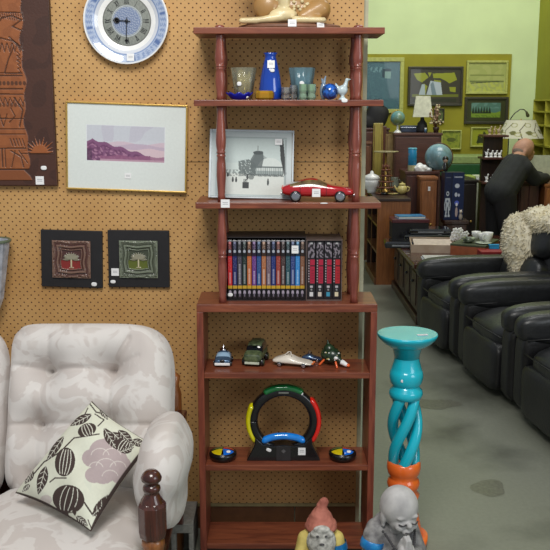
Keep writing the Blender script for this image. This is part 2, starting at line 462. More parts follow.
b_ = MB(); b_.ell((-0.012,-0.030,0.085), (0.020,0.022,0.045)); b_.ell((-0.10,-0.02,0.12), (0.012,0.012,0.03))
b_.caps((-0.02,-0.048,0.035), (-0.10,-0.052,0.024), 0.015, 0.009); b_.caps((-0.1,-0.052,0.024), (-0.145,-0.05,0.024), 0.011, 0.009)
b_.caps((-0.145,-0.03,0.026), (-0.03,-0.02,0.03), 0.008, 0.014); b_.caps((0.02,-0.066,0.026), (0.11,-0.068,0.024), 0.011, 0.009)
b_.ell((-0.015,-0.04,0.042), (0.045,0.02,0.022)); b_.build('folded_legs', M['fawncream'], fw, remesh=0.004, smooth_it=3)
b_ = MB(); r_ = random.Random(2)
for i in range(90):
    th = r_.uniform(-0.2, 1.9); xx = r_.uniform(-0.06, 0.115); k = math.sqrt(max(0.05, 1-((xx-0.02)/0.12)**2))
    b_.ell((xx, 0.01-0.053*k*math.cos(th), 0.066+0.053*k*math.sin(th)), (0.0055,0.005,0.0055), n=4)
b_.build('white_spots', M['fawncream'], fw)['kind'] = 'stuff'
tagp(fw, (0.012,-0.084,0.014), 0.026, 0.022, (R(-10),0,0)); tagp(fw, (0.10,-0.07,0.009), 0.024, 0.014, (R(-10),0,R(20)))

# ------------------------------------------------------------ glassware on second board
def onb(px, dy=0.06): return (P(px, 99, YF+dy).x, YF+dy, Z2)
def mmpx(Y): return Y/FPX/ math.cos(TILT)*1.0
K = 0.00325
def tumbler(px, wt, wb, h, mat, label, dy, name='glass_tumbler', cat='glass', group=None, flutes=0):
    t = thing(name, label, cat, onb(px, dy), 0, group)
    mb = MB(); n = 36; rt, rb = wt*K/2, wb*K/2; H = h*K
    def ring(r, z): return [((r*(1+(0.05*math.cos(flutes*2*PI*i/n) if flutes else 0)))*math.cos(2*PI*i/n), (r*(1+(0.05*math.cos(flutes*2*PI*i/n) if flutes else 0)))*math.sin(2*PI*i/n), z) for i in range(n)]
    pr = [(rb*0.9,0.0),(rb,0.004),(rb+(rt-rb)*.5,H*.5),(rt,H),(rt-0.003,H),(rb+(rt-rb)*.5-0.003,H*.5),(rb-0.003,0.012),(0.001,0.011)]
    vs = []; fs = []
    for r, z in pr: vs += ring(r, z)
    for j in range(len(pr)-1):
        for i in range(n): fs.append((j*n+i, j*n+(i+1)%n, (j+1)*n+(i+1)%n, (j+1)*n+i))
    fs.append(tuple(range(n))[::-1]); mb.add(vs, fs, 0, True)
    mb.build('bowl', mat, t); return t
gg = glass('pale olive glass', (232,228,196), alpha=0.22)
t = tumbler(243.5, 25, 16, 31, gg, 'pale olive fluted glass tumbler, leftmost tall vessel on the second board', 0.09, flutes=9)
tagp(t, (-0.012,-0.034,0.05), 0.014, 0.013, rnd=True)
tg = glass('teal glass', (158,198,210), alpha=0.3)
t = tumbler(301.5, 26, 17, 31, tg, 'blue green fluted glass tumbler on the second board, right of the blue vase', 0.10, flutes=9)
tagp(t, (0.0,-0.036,0.052), 0.015, 0.013, rnd=True)
M['cobalt'] = simple('cobalt blue glass', (14,66,170), 0.06, coat=1, var=0.15, scale=8)
v = thing('glass_vase', 'cobalt blue bottle vase with price stickers on the second board', 'vase', onb(270.5, 0.075))
MB().lathe([(0.031,0),(0.037,0.004),(0.037,0.03),(0.031,0.075),(0.021,0.12),(0.0175,0.132),(0.0185,0.139),(0.023,0.146),(0.02,0.146),(0.0155,0.134),(0.017,0.11),(0.001,0.1)], n=32).build('body', M['cobalt'], v)
tagp(v, (0.002,-0.026,0.11), 0.023, 0.024, (R(-12),0,0)); tagp(v, (0.006,-0.031,0.091), 0.014, 0.011, rnd=True)
cb = glass('deep blue glass', (30,40,190), alpha=0.55)
t = thing('glass_dish', 'low deep blue ruffled glass dish in front of the olive tumbler', 'dish', onb(239.5, 0.03))
mb = MB(); n = 40; vs = []; fs = []
for j, (r, z) in enumerate([(0.014,0),(0.026,0.004),(0.036,0.014),(0.041,0.02),(0.037,0.021),(0.024,0.01),(0.001,0.007)]):
    for i in range(n):
        a = 2*PI*i/n; k = 1+0.06*math.cos(8*a)*(r > 0.02); vs.append((r*k*math.cos(a), r*0.62*k*math.sin(a), z+0.0035*math.cos(8*a)*(r > 0.03)))
for j in range(6):
    for i in range(n): fs.append((j*n+i, j*n+(i+1)%n, (j+1)*n+(i+1)%n, (j+1)*n+i))
mb.add(vs, fs, 0, True).build('bowl', cb, t)
MB().ell((-0.006,-0.008,0.012), (0.006,0.008,0.007), 0, 6).ell((0.022,-0.008,0.01), (0.007,0.006,0.006), 0, 6).build('white_flower_inlay', M['white'], t)
ab = glass('amber glass', (240,186,60), alpha=0.4)
t = thing('glass_votive', 'small amber faceted glass votive in front of the blue vase', 'candle holder', onb(264.5, 0.032))
MB().lathe([(0.024,0),(0.03,0.006),(0.031,0.022),(0.027,0.028),(0.024,0.028),(0.026,0.018),(0.02,0.008),(0.001,0.007)], n=12, flat=True).build('bowl', ab, t)
cl = glass('clear glass', (240,244,242), alpha=0.12, ior=1.8)
def faceted(px, w_, h_, mat, label, dy, name='glass_votive', cat='candle holder', group=None):
    t = thing(name, label, cat, onb(px, dy), 0, group); r = w_*K/2; H = h_*K
    MB().lathe([(r*.7,0),(r,.15*H),(r*.8,.4*H),(r,.6*H),(r*.95,H),(r*.8,H),(r*.7,.5*H),(0.001,.3*H)], n=9, flat=True).build('bowl', mat, t)
    return t
faceted(285.8, 9, 12, cl, 'clear cut glass votive just right of the blue vase', 0.04)
faceted(293.5, 8, 14, cl, 'clear cut glass votive between the blue vase and green glass', 0.055)
gr = glass('pale green glass', (198,232,200), alpha=0.35, ior=1.8)
faceted(303, 8, 15, gr, 'pale green cut glass holder, left one before the teal tumbler', 0.035)
faceted(311.5, 9, 15, gr, 'pale green cut glass holder, right one before the teal tumbler', 0.05)
# paperweight, fish and bird
pwm = glass('blue crystal', (50,90,190), alpha=0.35, ior=1.8)
t = thing('glass_paperweight', 'round dark and bright blue glass paperweight on the second board', 'paperweight', onb(330, 0.045))
cvm = simple('swirled blue glass', (40,110,215), 0.04, coat=1, c2=(10,16,40), scale=28, dist=2.5)
MB().ell((0,0,0.0255), (0.0265,0.0265,0.0255), n=12).build('ball', cvm, t)
t = thing('glass_ornament', 'clear and blue glass fish ornament behind the round paperweight', 'ornament', onb(323.5, 0.08))
MB().ell((0,0,0.028), (0.012,0.01,0.028), n=10).caps((0,0,0.05), (0.006,0,0.074), 0.007, 0.002).caps((0.0,0,0.05), (-0.006,0,0.066), 0.006, 0.002).build('fish_body', glass('icy glass', (180,205,230), alpha=0.5, ior=1.8), t)
t = thing('bird_figurine', 'frosted white glass bird figurine right of the blue paperweight', 'figurine', onb(342.5, 0.05))
mb = MB(); mb.ell((0,0,0.03), (0.017,0.012,0.016), rot=Matrix.Rotation(R(-40),3,'Y')); mb.caps((0.006,0,0.038), (0.013,0,0.06), 0.009, 0.005); mb.ell((0.014,0,0.062), (0.007,0.006,0.006)); mb.caps((-0.01,0,0.025), (-0.022,0,0.05), 0.008, 0.003)
mb.caps((0.018,0,0.063), (0.027,0,0.064), 0.003, 0.001); mb.lathe([(0.014,0),(0.013,0.004),(0.006,0.008),(0.005,0.022)], n=14)
mb.build('bird_body', simple('frosted glass', (196,214,218), 0.35, coat=0.4), t, remesh=0.0025, smooth_it=2)

# ------------------------------------------------------------ framed photograph
c0, c1, c2_, c3 = P(208,132.5,YW-0.035), P(289.5,133,YW-0.035), P(294.5,200,YF+0.12), P(212,200,YF+0.12)
W_, H_ = 0.278, (c0-c3).length
fr = thing('framed_photograph', 'white framed black and white street photograph leaning on the third board', 'framed picture', ((c2_.x+c3.x)/2-0.008, YF+0.105, Z3+0.002))
fr.rotation_euler = (R(-12), 0, R(2))
fr.rotation_euler = (R(-14), R(1.2), 0)
fm = simple('white frame paint', (205,214,218), 0.45, var=0.04)
H_ = 0.228
mb = MB(); bw = 0.0075
mb.bx(-W_/2, -W_/2+bw, -0.008, 0.008, 0, H_); mb.bx(W_/2-bw*.75, W_/2, -0.008, 0.008, 0, H_); mb.bx(-W_/2+bw, W_/2-bw*.75, -0.008, 0.008, 0, bw*.7); mb.bx(-W_/2+bw, W_/2-bw*.75, -0.008, 0.008, H_-bw, H_)
mb.build('frame', fm, fr, bevel=0.002)
c = Cv(208, 132, 294, 200, 240, (196,206,206))
c.fill(c.rect(213,137.5,288.5,199), (176,190,190)); c.fill(c.rect(216,140,285,197), (184,200,200))
sky = c.rect(222,139.5,286,198); c.fill(sky, (200,212,208)); c.fill(sky&(c.Z < 165), (188,202,200), 0.8)
c.fill(c.rect(222,176,286,198), (212,218,212)); c.fill(c.rect(222,172,286,179)&(c.noise(5,1) > 0), (120,130,128), 0.8)
# domed pavilion
dome = c.poly([(250,176),(251,162),(254,158),(256,152),(262,152),(264,157),(272,162),(279,168),(284,172),(284,178),(250,178)])
c.fill(dome, (150,162,160)); c.fill(c.ell(271,172,14,13)&(c.Z < 173), (205,214,210)); c.fill(c.poly([(250,161),(254,154.5),(256,152),(263,152.5),(264,160),(262,170),(250,170)]), (70,82,84), 0.85)
c.fill(c.ell(258,154,5.5,2), (60,72,74)); c.fill(c.line([(257.5,147),(257.5,153)], 0.8), (90,100,100))
c.fill(c.poly([(237,163),(248,161),(256,166),(256,178),(238,176)])&(c.noise(2.5,5) > -0.35), (80,92,92), 0.9)
for x_ in range(258, 286, 2): c.fill(c.rect(x_,169,x_+0.8,177), (90,104,104), 0.7)
c.fill(c.rect(256,168,284,169.5), (90,102,102)); c.fill(c.rect(240,176,285,178.5)&(c.noise(1.6,8) > -0.2), (70,80,80), 0.8)
for (x_, y_, h_) in ((231.5,183,4),(235,183,4),(269,185,5.5),(226,178,3),(247,180,4)):
    c.fill(c.ell(x_,y_,1.1,h_*.6), (50,56,58)); c.fill(c.ell(x_,y_-h_*.6,0.7,0.9), (50,56,58))
c.fill(c.rect(242,185,248.5,191.5), (44,50,52)); c.fill(c.rect(243,182,247,186)&(c.noise(1.2,3) > -0.1), (60,66,66)); c.fill(c.ell(251,180,3,2.3), (90,100,98), 0.8)
c.fill(c.poly([(280.5,139),(284.5,139),(288.5,176),(286.5,178),(282,160)]), (36,42,44)); c.fill(c.rect(286.5,140,288,199), (150,160,160), 0.8)
c.fill(c.line([(213,138),(288,138)], 0.5), (150,162,162)); 
c.mesh('photo_print', M['attr'], W_-0.013, H_-0.013, fr, loc=(0.0, -0.003, H_/2))
MB().bx(-W_/2+bw, W_/2-bw, -0.001, 0.008, bw*.7, H_-bw).build('backing', M['blackmatt'], fr)
tagp(fr, (0.088,-0.006,H_-0.039), 0.024, 0.02)

# ------------------------------------------------------------ cars
def car(name, label, loc, rz, L, Wd, Hh, st, body, win, parent_extra=None, wr=0.165, wx=(0.2,0.8), capm=None, n_win=None):
    # st: stations (x,zbot,zbelt,zroof,half width,half roof); glass where roof rises above the belt
    t = thing(name, label, 'toy car', loc, rz)
    vs = []; fs = []; mi = []
    for (x, zb, zt, zr, hw_, rw) in st:
        X = (x-0.5)*L; q = [(-hw_*.85,zb),(-hw_,zb+(zt-zb)*.5),(-hw_*.94,zt),(-rw,zr),(0,zr+0.012),(rw,zr),(hw_*.94,zt),(hw_,zb+(zt-zb)*.5),(hw_*.85,zb)]
        vs += [(X, a*Wd, z*Hh) for a, z in q]
    n = 9
    for j in range(len(st)-1):
        cab = (st[j][3]-st[j][2] > 0.1) or (st[j+1][3]-st[j+1][2] > 0.1)
        full = (st[j][3]-st[j][2] > 0.1) and (st[j+1][3]-st[j+1][2] > 0.1)
        for i in range(n):
            k = (i+1) % n; fs.append((j*n+i, (j+1)*n+i, (j+1)*n+k, j*n+k))
            mi.append(1 if (cab and i in (2, 5)) or (cab and not full and i in (3, 4)) else 0)
    fs.append(tuple(range(n))); mi.append(0); fs.append(tuple((len(st)-1)*n+i for i in range(n))[::-1]); mi.append(0)
    mb = MB()
    for f, m_ in zip(fs, mi): mb.f.append(list(f)); mb.m.append(m_); mb.s.append(True)
    mb.v = vs
    o = mb.build('car_body', [body, win], t, sub=2)
    r = wr*Hh*1.25
    for s_ in (-1, 1):
        for x in wx:
            mb = MB(); q = Matrix.Rotation(PI/2, 3, 'X')
            mb.lathe([(r*.8,-.5*r),(r,-.4*r),(r,.4*r),(r*.8,.5*r)], ((x-0.5)*L, s_*Wd*0.46, r), 20, 0, q)
            mb.lathe([(r*.76,-.54*r),(r*.68,-.60*r),(r*.2,-.5*r)] if s_ > 0 else [(r*.76,.54*r),(r*.68,.60*r),(r*.2,.5*r)], ((x-0.5)*L, s_*Wd*0.46, r), 14, 1, q)
            if s_ < 0: 
                for a in range(5): mb.box(((x-0.5)*L+math.cos(a*1.256)*r*.33, s_*Wd*0.46-.56*r, r+math.sin(a*1.256)*r*.33), (r*.5, r*.1, r*.12), 1, Matrix.Rotation(-a*1.256,3,'Y'))
            mb.build('wheel', [M['black'], capm or M['chrome']], t)
    return t
M['carred'] = simple('glossy red paint', (176,20,32), 0.15, coat=1, var=0.06)
M['winlight'] = simple('toy car window', (150,130,84), 0.1, coat=1, c2=(60,40,34), scale=25)
sa = [(0.0,.34,.52,.56,.30,.2),(0.03,.26,.60,.66,.42,.3),(.12,.2,.68,.74,.48,.33),(.22,.18,.70,.84,.5,.32),(.36,.17,.70,.98,.5,.29),(.5,.17,.69,.97,.5,.29),(.64,.17,.66,.72,.5,.33),(.72,.17,.64,.67,.5,.35),(.86,.2,.60,.63,.48,.34),(.97,.24,.5,.54,.42,.3),(1.0,.32,.46,.48,.32,.2)]
t = car('model_car', 'glossy red model sports coupe with silver wheels on the third board', (P(317.5,200,YF+0.055).x, YF+0.055, Z3), R(-3), 0.232, 0.088, 0.076, sa, M['carred'], M['winlight'], wr=0.19, wx=(.2,.81))
tagp(t, (-0.004,-0.0455,0.030), 0.026, 0.026)
MB().sq((0.112,-0.018,0.034), (0.012,0.016,0.012), 2, 5).sq((0.112,0.018,0.034), (0.012,0.016,0.012), 2, 5).build('headlight', M['chrome'], t)
MB().sq((-0.113,-0.025,0.042), (0.006,0.014,0.012), 2, 5).sq((-0.113,0.025,0.042), (0.006,0.014,0.012), 2, 5).build('tail_light', simple('lamp red', (220,90,80), 0.3), t)
MB().box((0.116,0,0.022), (0.004,0.07,0.006)).box((-0.116,0,0.025), (0.004,0.07,0.008)).build('bumper', M['chrome'], t, bevel=0.001)
mb = MB()
for x in (-0.055, 0.028, -0.013): mb.box((x,-0.0435,0.035), (0.001,0.0012,0.032))
mb.build('door_seam', M['black'], t)
# small cars on cabinet shelf
def sh(px, py, z): g = G(px, py, z); return (g.x, g.y, z)
M['milgreen'] = simple('olive camouflage paint', (96,108,74), 0.5, c2=(52,66,44), scale=70, var=0.2)
M['dkglass'] = simple('dark window', (22,26,32), 0.1, coat=1)
sj = [(0.0,.22,.5,.54,.44,.36),(.05,.18,.56,.62,.5,.4),(.3,.16,.58,.64,.5,.42),(.36,.16,.6,.9,.5,.42),(.45,.16,.6,1.,.5,.43),(.9,.16,.6,1.,.5,.43),(.97,.2,.58,.95,.48,.4),(1.,.25,.5,.8,.44,.36)]
sj = [(1-a[0],)+a[1:] for a in sj][::-1]
p = sh(255.5, 364, ZA)
t = car('model_truck', 'green camouflage model army truck standing second from left on the cabinet shelf', (p[0], p[1]+0.020, ZA), R(-101), 0.125, 0.064, 0.074, sj, M['milgreen'], M['dkglass'], wr=.15, capm=M['milgreen'])
MB().box((0.0595,0,0.014), (0.004,0.05,0.008)).build('bumper', simple('pale bumper', (190,196,176), 0.5), t, bevel=0.001)
MB().sq((0.059,-0.017,0.026), (0.004,0.01,0.01), 2, 4).sq((0.059,0.017,0.026), (0.004,0.01,0.01), 2, 4).build('headlight', M['chrome'], t)
MB().sq((0.02,0,0.069), (0.022,0.02,0.008), 3, 4).sq((-0.02,0.01,0.07), (0.012,0.012,0.01), 3, 4).build('roof_hatch', M['milgreen'], t)
M['bluemet'] = simple('metallic steel blue', (88,118,150), 0.25, metal=0.5, coat=0.5)
sb = [(0.,.2,.45,.5,.42,.3),(.08,.16,.52,.56,.5,.38),(.3,.16,.55,.62,.5,.4),(.42,.16,.56,.95,.5,.34),(.7,.16,.56,.98,.5,.34),(.88,.18,.55,.62,.5,.4),(1.,.24,.45,.5,.44,.3)]
sb = [(1-a[0],)+a[1:] for a in sb][::-1]
p = sh(223, 366, ZA)
t = car('model_car', 'small blue and silver model car facing forward, leftmost on the cabinet shelf', (p[0], p[1]+0.03, ZA), R(-92), 0.09, 0.056, 0.046, sb, M['bluemet'], simple('pale windscreen', (150,180,205), 0.1, coat=1), wr=.16)
MB().box((0.047,0,0.011), (0.005,0.052,0.009)).build('bumper', M['white'], t, bevel=0.002)
MB().lathe([(0.012,0.044),(0.012,0.048),(0.007,0.052),(0.003,0.06),(0.001,0.066)], (-0.01,0,0), 12).build('roof_beacon', M['chrome'], t)
MB().sq((0.045,0,0.02), (0.006,0.016,0.012), 4, 4).build('grille', M['black'], t)
M['carwhite'] = simple('cream white paint', (228,220,206), 0.3, coat=0.6, var=0.04)
sw_ = [(0.0,.3,.42,.44,.3,.2),(.05,.22,.5,.55,.42,.3),(.2,.18,.56,.72,.48,.3),(.36,.18,.58,.92,.5,.28),(.48,.18,.56,.86,.5,.28),(.62,.18,.5,.56,.5,.34),(.8,.18,.42,.46,.5,.36),(.94,.2,.34,.36,.46,.34),(1.0,.22,.28,.3,.38,.25)]
p = sh(293, 367, ZA)
t = car('model_car', 'cream white wedge shaped model sports car on the cabinet shelf', (p[0], p[1]+0.02, ZA), R(-14), 0.138, 0.055, 0.044, sw_, M['carwhite'], M['carwhite'], wr=.15, wx=(.2,.8))
MB().tube([(-0.035,-0.014,0.03),(-0.012,-0.012,0.05),(-0.005,-0.012,0.05),(0.0,-0.016,0.034)], 0.0018, 6).build('roll_bar', M['carwhite'], t)
MB().sq((0.07,-0.012,0.0135), (0.008,0.012,0.004), 3, 4).sq((0.07,0.012,0.0135), (0.008,0.012,0.004), 3, 4).build('headlight', simple('orange lens', (230,120,50), 0.3), t)
p = sh(312, 363, ZA)
t = car('model_car', 'tiny dark blue open model car half hidden behind the white one', (p[0], p[1]+0.03, ZA), R(-10), 0.07, 0.034, 0.028, sw_, simple('dark blue paint', (40,66,104), 0.25, coat=0.6), M['bluemet'], wr=.17)
MB().tube([(-0.015,-0.01,0.02),(-0.01,-0.01,0.034),(0.0,-0.01,0.02)], 0.0012, 6).tube([(-0.015,0.01,0.02),(-0.01,0.01,0.034),(0.0,0.01,0.02)], 0.0012, 6).build('engine_pipe', M['chrome'], t)
# toy aircraft / rocket ship green + orange
p = sh(334, 367, ZA)
t = thing('toy_spacecraft', 'dark green toy spacecraft with orange feet and white nose, rightmost on the cabinet shelf', 'toy', (p[0], p[1]+0.02, ZA), R(-40))
M['dgreen'] = simple('dark green speckled paint', (40,66,42), 0.35, c2=(20,34,24), scale=90, coat=0.3)
mb = MB(); mb.ell((-0.012,0,0.034), (0.038,0.028,0.028)); mb.ell((-0.02,0,0.052), (0.02,0.018,0.02)); mb.caps((-0.022,0,0.05), (-0.026,0,0.083), 0.008, 0.0035); mb.caps((0.01,0,0.026), (0.035,0,0.017), 0.014, 0.009)
mb.build('hull', M['dgreen'], t, remesh=0.003, smooth_it=1)
mb = MB(); mb.caps((0.036,0,0.017), (0.052,0,0.012), 0.0095, 0.007); mb.ell((0.018,-0.014,0.032), (0.009,0.006,0.006)); mb.build('nose', M['white'], t)
M['orange'] = simple('orange plastic', (228,96,36), 0.35, coat=0.3)
mb = MB(); mb.ell((0.06,0,0.011), (0.006,0.006,0.006))
mb.build('orange_tip', M['orange'], t)
for a_, b_ in (((-0.02,-0.018,0.026),(-0.034,-0.034,0.004)),((0.02,0.014,0.024),(0.026,0.032,0.004)),((0.02,-0.016,0.018),(0.03,-0.022,0.003)),((-0.03,0.018,0.026),(-0.036,0.03,0.004))): MB().caps(a_, b_, 0.0034, 0.0034).build('landing_leg', M['orange'], t)
mb = MB(); r_ = random.Random(5)
for i in range(16): a = r_.uniform(0, 6.28); mb.ell((-0.010+0.032*math.cos(a), -0.027*abs(math.sin(a)), 0.036+0.014*r_.uniform(-1,1)), (0.0025,0.0025,0.0025), 0 if i % 2 else 1, 4)
mb.build('painted_dots', [M['white'], M['cream']], t)
MB().ell((0.004,0,0.048), (0.011,0.010,0.008)).build('canopy', simple('smoky blue', (90,110,140), 0.1, coat=1), t)

# ------------------------------------------------------------ light ring game and pucks
pr = G(283.5, 461, ZSB)
t = thing('electronic_ring_game', 'black upright ring game with yellow, green, red and blue arcs on the cabinet shelf', 'game', (pr.x, pr.y+0.028, ZSB))
KR = 0.00342; zc_ = 0.136; RO, RI = 0.112, 0.094
def arc(mb, r0, r1, a0, a1, th, mi=0, yo=0, n=30):
    rm, rr = (r0+r1)/2, (r1-r0)/2; pts = []
    for i in range(n+1):
        a = a0+(a1-a0)*i/n; pts.append((rm*math.cos(a), yo, zc_+rm*math.sin(a)))
    vs = []; fs = []; m_ = 12
    for i, p_ in enumerate(pts):
        a = a0+(a1-a0)*i/n; d = Vector((math.cos(a), 0, math.sin(a)))
        e = 1 if abs(a1-a0) > 6.2 else min(1, min(i, n-i)/2.0+0.25)
        for k in range(m_):
            q = 2*PI*k/m_; cx = math.copysign(abs(math.cos(q))**0.7, math.cos(q)); sy_ = math.copysign(abs(math.sin(q))**0.7, math.sin(q))
            vs.append(Vector(p_)+d*rr*e*cx+Vector((0, th*e*sy_, 0)))
    for j in range(n):
        for k in range(m_): fs.append((j*m_+k, j*m_+(k+1)%m_, (j+1)*m_+(k+1)%m_, (j+1)*m_+k))
    fs.append(tuple(range(m_))[::-1]); fs.append(tuple(n*m_+k for k in range(m_)))
    mb.add(vs, fs, mi, True)
mb = MB(); arc(mb, 0.087, 0.121, -PI, PI, 0.021, n=60)
bz = [(-0.125,0),(0.125,0),(0.122,0.008),(0.098,0.056),(0.096,0.085),(0.07,0.058),(0.035,0.052),(0,0.056),(-0.035,0.052),(-0.07,0.058),(-0.096,0.085),(-0.098,0.056),(-0.122,0.008)]
mb.prism(bz, -0.028, 0.028)
mb.build('ring_stand', M['black'], t, bevel=0.003)
def arcpart(nm, a0, a1, r0, r1, colr):
    mb = MB(); arc(mb, r0, r1, R(a0), R(a1), 0.023); return mb.build(nm, simple(nm+' plastic', colr, 0.08, coat=1, var=0.08), t)
arcpart('yellow_arc', 150, 220, 0.110, 0.129, (214,206,10)); arcpart('green_arc', 55, 126, 0.107, 0.129, (14,110,54)); arcpart('red_arc', -40, 42, 0.110, 0.129, (220,34,24))
arcpart('blue_arc', -132, -48, 0.075, 0.099, (14,130,226)) if False else None
mb = MB(); pts = [(0.075*math.cos(a), -0.012, 0.052+0.031*math.sin(a)) for a in [R(8+164*i/24) for i in range(25)]]
mb.tube(pts, [0.004+0.0085*min(1, min(i, 24-i)/3) for i in range(25)], 12)
mb.build('blue_arc', simple('blue arc plastic', (14,130,226), 0.08, coat=1, var=0.08), t)
MB().bx(-0.024,0.024,-0.030,-0.0285,0.002,0.052).build('front_panel', simple('dark grey plastic', (44,42,44), 0.4), t)
MB().box((0,-0.0305,0.036), (0.011,0.001,0.011), 0, Matrix.Rotation(R(45),3,'Y')).build('emblem', simple('grey emblem', (92,90,92), 0.4), t)
tagp(t, (0.062,-0.0295,0.035), 0.025, 0.026); tagp(t, (-0.050,-0.0295,0.04), 0.018, 0.012, (0,R(25),0), rnd=True); tagp(t, (0.058,-0.018,zc_+0.100), 0.016, 0.011, (0,R(25),0), rnd=True)
MB().box((0,-0.019,zc_+0.103), (0.034,0.004,0.005)).build('chrome_trim', M['chrome'], t)
def puck(px, label):
    g = G(px, 462, ZSB); t = thing('game_puck', label, 'game piece', (g.x, g.y+0.03, ZSB), 0)
    MB().lathe([(0.034,0),(0.044,0.004),(0.0475,0.018),(0.046,0.025),(0.042,0.027)], n=32).build('bowl', M['black'], t)
    for i, (nm, cc) in enumerate((('yellow',(224,200,20)),('blue',(16,110,220)),('red',(210,30,26)),('green',(16,110,60)))):
        a0 = [PI, 1.5*PI, 0, PI/2][i]+0.12; a1 = a0+PI/2-0.24; vs = []; n_ = 8; m_ = 5; fs = []
        for j in range(m_+1):
            r = 0.003+0.037*j/m_
            for k in range(n_+1): a = a0+(a1-a0)*k/n_; vs.append((r*math.cos(a), r*math.sin(a), 0.036-0.009*(j/m_)**2))
        for j in range(m_):
            for k in range(n_): fs.append((j*(n_+1)+k, (j+1)*(n_+1)+k, (j+1)*(n_+1)+k+1, j*(n_+1)+k+1))
        MB().add(vs, fs, 0, True).build(nm+'_button', simple(nm+' button', cc, 0.15, coat=1), t)
    MB().lathe([(0.042,0.024),(0.042,0.0275),(0.001,0.030)], n=28).build('inner_dish', M['black'], t)
    tagp(t, (0.02,-0.022,0.034), 0.014, 0.010, (R(-60),0,0), rnd=True)
puck(222.5, 'round black game puck with coloured buttons, left of the ring game')
puck(343, 'round black game puck with coloured buttons, right of the ring game')

# ------------------------------------------------------------ disc sets in slip cases
yd = YF+0.066
gx = lambda px: P(px, 298, yd).x
HD = P(260, 240.5, yd).z-ZC; dz0 = 0.004
xa, xb = gx(227), gx(305.6)
M['slip'] = simple('dark slipcase card', (34,28,30), 0.5, var=0.2)
M['slip2'] = simple('grey brown slipcase card', (92,78,74), 0.5, var=0.2)
def slip(x0, x1, h, mat, label):
    t = thing('slipcase', label, 'box', ((x0+x1)/2, yd+0.055, ZC)); w_ = (x1-x0)/2
    mb = MB(); mb.bx(-w_, w_, -0.065, 0.075, 0, 0.003).bx(-w_, w_, -0.065, 0.075, h-0.003, h).bx(-w_, -w_+0.003, -0.065, 0.075, 0.003, h-0.003).bx(w_-0.003, w_, -0.065, 0.075, 0.003, h-0.003).bx(-w_+.003, w_-.003, 0.072, 0.075, 0.003, h-0.003)
    mb.build('card_box', mat, t); return t
hc = HD+0.013
slip(xa-0.004, xb, hc, M['slip'], 'dark open slipcase holding sixteen discs on the cabinet top')
xc, xd_ = xb+0.001, gx(341.5)
slip(xc, xd_, HD+0.004, M['slip2'], 'grey brown slipcase holding four discs, right of the long one')
cols = [((196,30,34),'bright red'),((30,34,96),'navy'),((64,62,76),'charcoal grey'),((28,44,40),'black green'),((186,100,50),'orange'),((98,48,126),'purple'),((32,74,134),'mid blue'),((168,104,64),'tan brown'),((112,92,104),'dusky mauve'),((26,42,110),'deep navy'),((150,56,44),'brick red'),((66,44,42),'dark brown'),((36,76,86),'teal'),((42,62,122),'slate blue'),((44,130,200),'sky blue'),((130,84,56),'brown')]
ords = ['first','second','third','fourth','fifth','sixth','seventh','eighth','ninth','tenth','eleventh','twelfth','thirteenth','fourteenth','fifteenth','sixteenth']
M['case'] = simple('black disc case', (18,18,20), 0.25, coat=0.4)
M['ygold'] = simple('gold band', (206,160,30), 0.4)
n_ = 16; pw = (xb-xa-0.006)/n_
for i in range(n_):
    cc, nm = cols[i]
    t = thing('disc_case', nm+' spined disc case, '+ords[i]+' from left in the dark slipcase', 'disc', (xa+0.003+pw*(i+.5), yd, ZC+0.0035), 0, 'disc cases in the dark slipcase')
    w2 = pw*0.94; h = HD-0.002
    MB().bx(-w2/2, w2/2, 0, 0.125, 0, h).build('case', M['case'], t, bevel=0.0015)
    c = Cv(0, 0, 10, 126, 12, cc); r_ = random.Random(i*7+1)
    dk = tuple(q*0.35 for q in cc); lt = tuple(min(255, q*0.5+120) for q in cc)
    c.fill(c.rect(0,0,10,34), dk); c.fill(c.rect(0,102,10,126), (24,22,26)); c.fill(c.rect(0,97,10,104), (200,160,40))
    c.fill(c.ell(5,5,3,3), lt); c.fill(c.ell(5,23,3.2,3.4), (176,180,190)); c.fill((c.rect(2,8,8,18))&(c.noise(3, i) > 0), lt, 0.6)
    c.fill(c.ell(5,112,3,4.5), (170,160,176)); c.fill(c.rect(4,114,6,121), (120,110,126)); c.fill(c.rect(0,0,10,2.5), (150,150,156))
    tl = r_.uniform(22, 44); z_ = 94-tl
    c.fill((np.abs(c.X-5) < 1.8)&(c.Z > z_)&(c.Z < 94)&(np.sin(c.Z*2.3+i) > -0.55), tuple(min(255, q*0.4+150) for q in cc), 0.85)
    c.fill((c.rect(1.5,36,8.5,z_-3))&(c.noise(4, i+30) > 0.15), lt, 0.35)
    c.mesh('spine_label', M['attrgloss'], w2*0.92, h*0.985, t, loc=(0,-0.0006,h/2))
    if i == 0: tagp(t, (0,-0.0015,0.015), 0.017, 0.012, rnd=True)
    if i == 13: tagp(t, (0.007,-0.002,h-0.031), 0.022, 0.026)
dl = ['leftmost','second','third','rightmost']; n_ = 4; pw = (xd_-xc-0.007)/n_
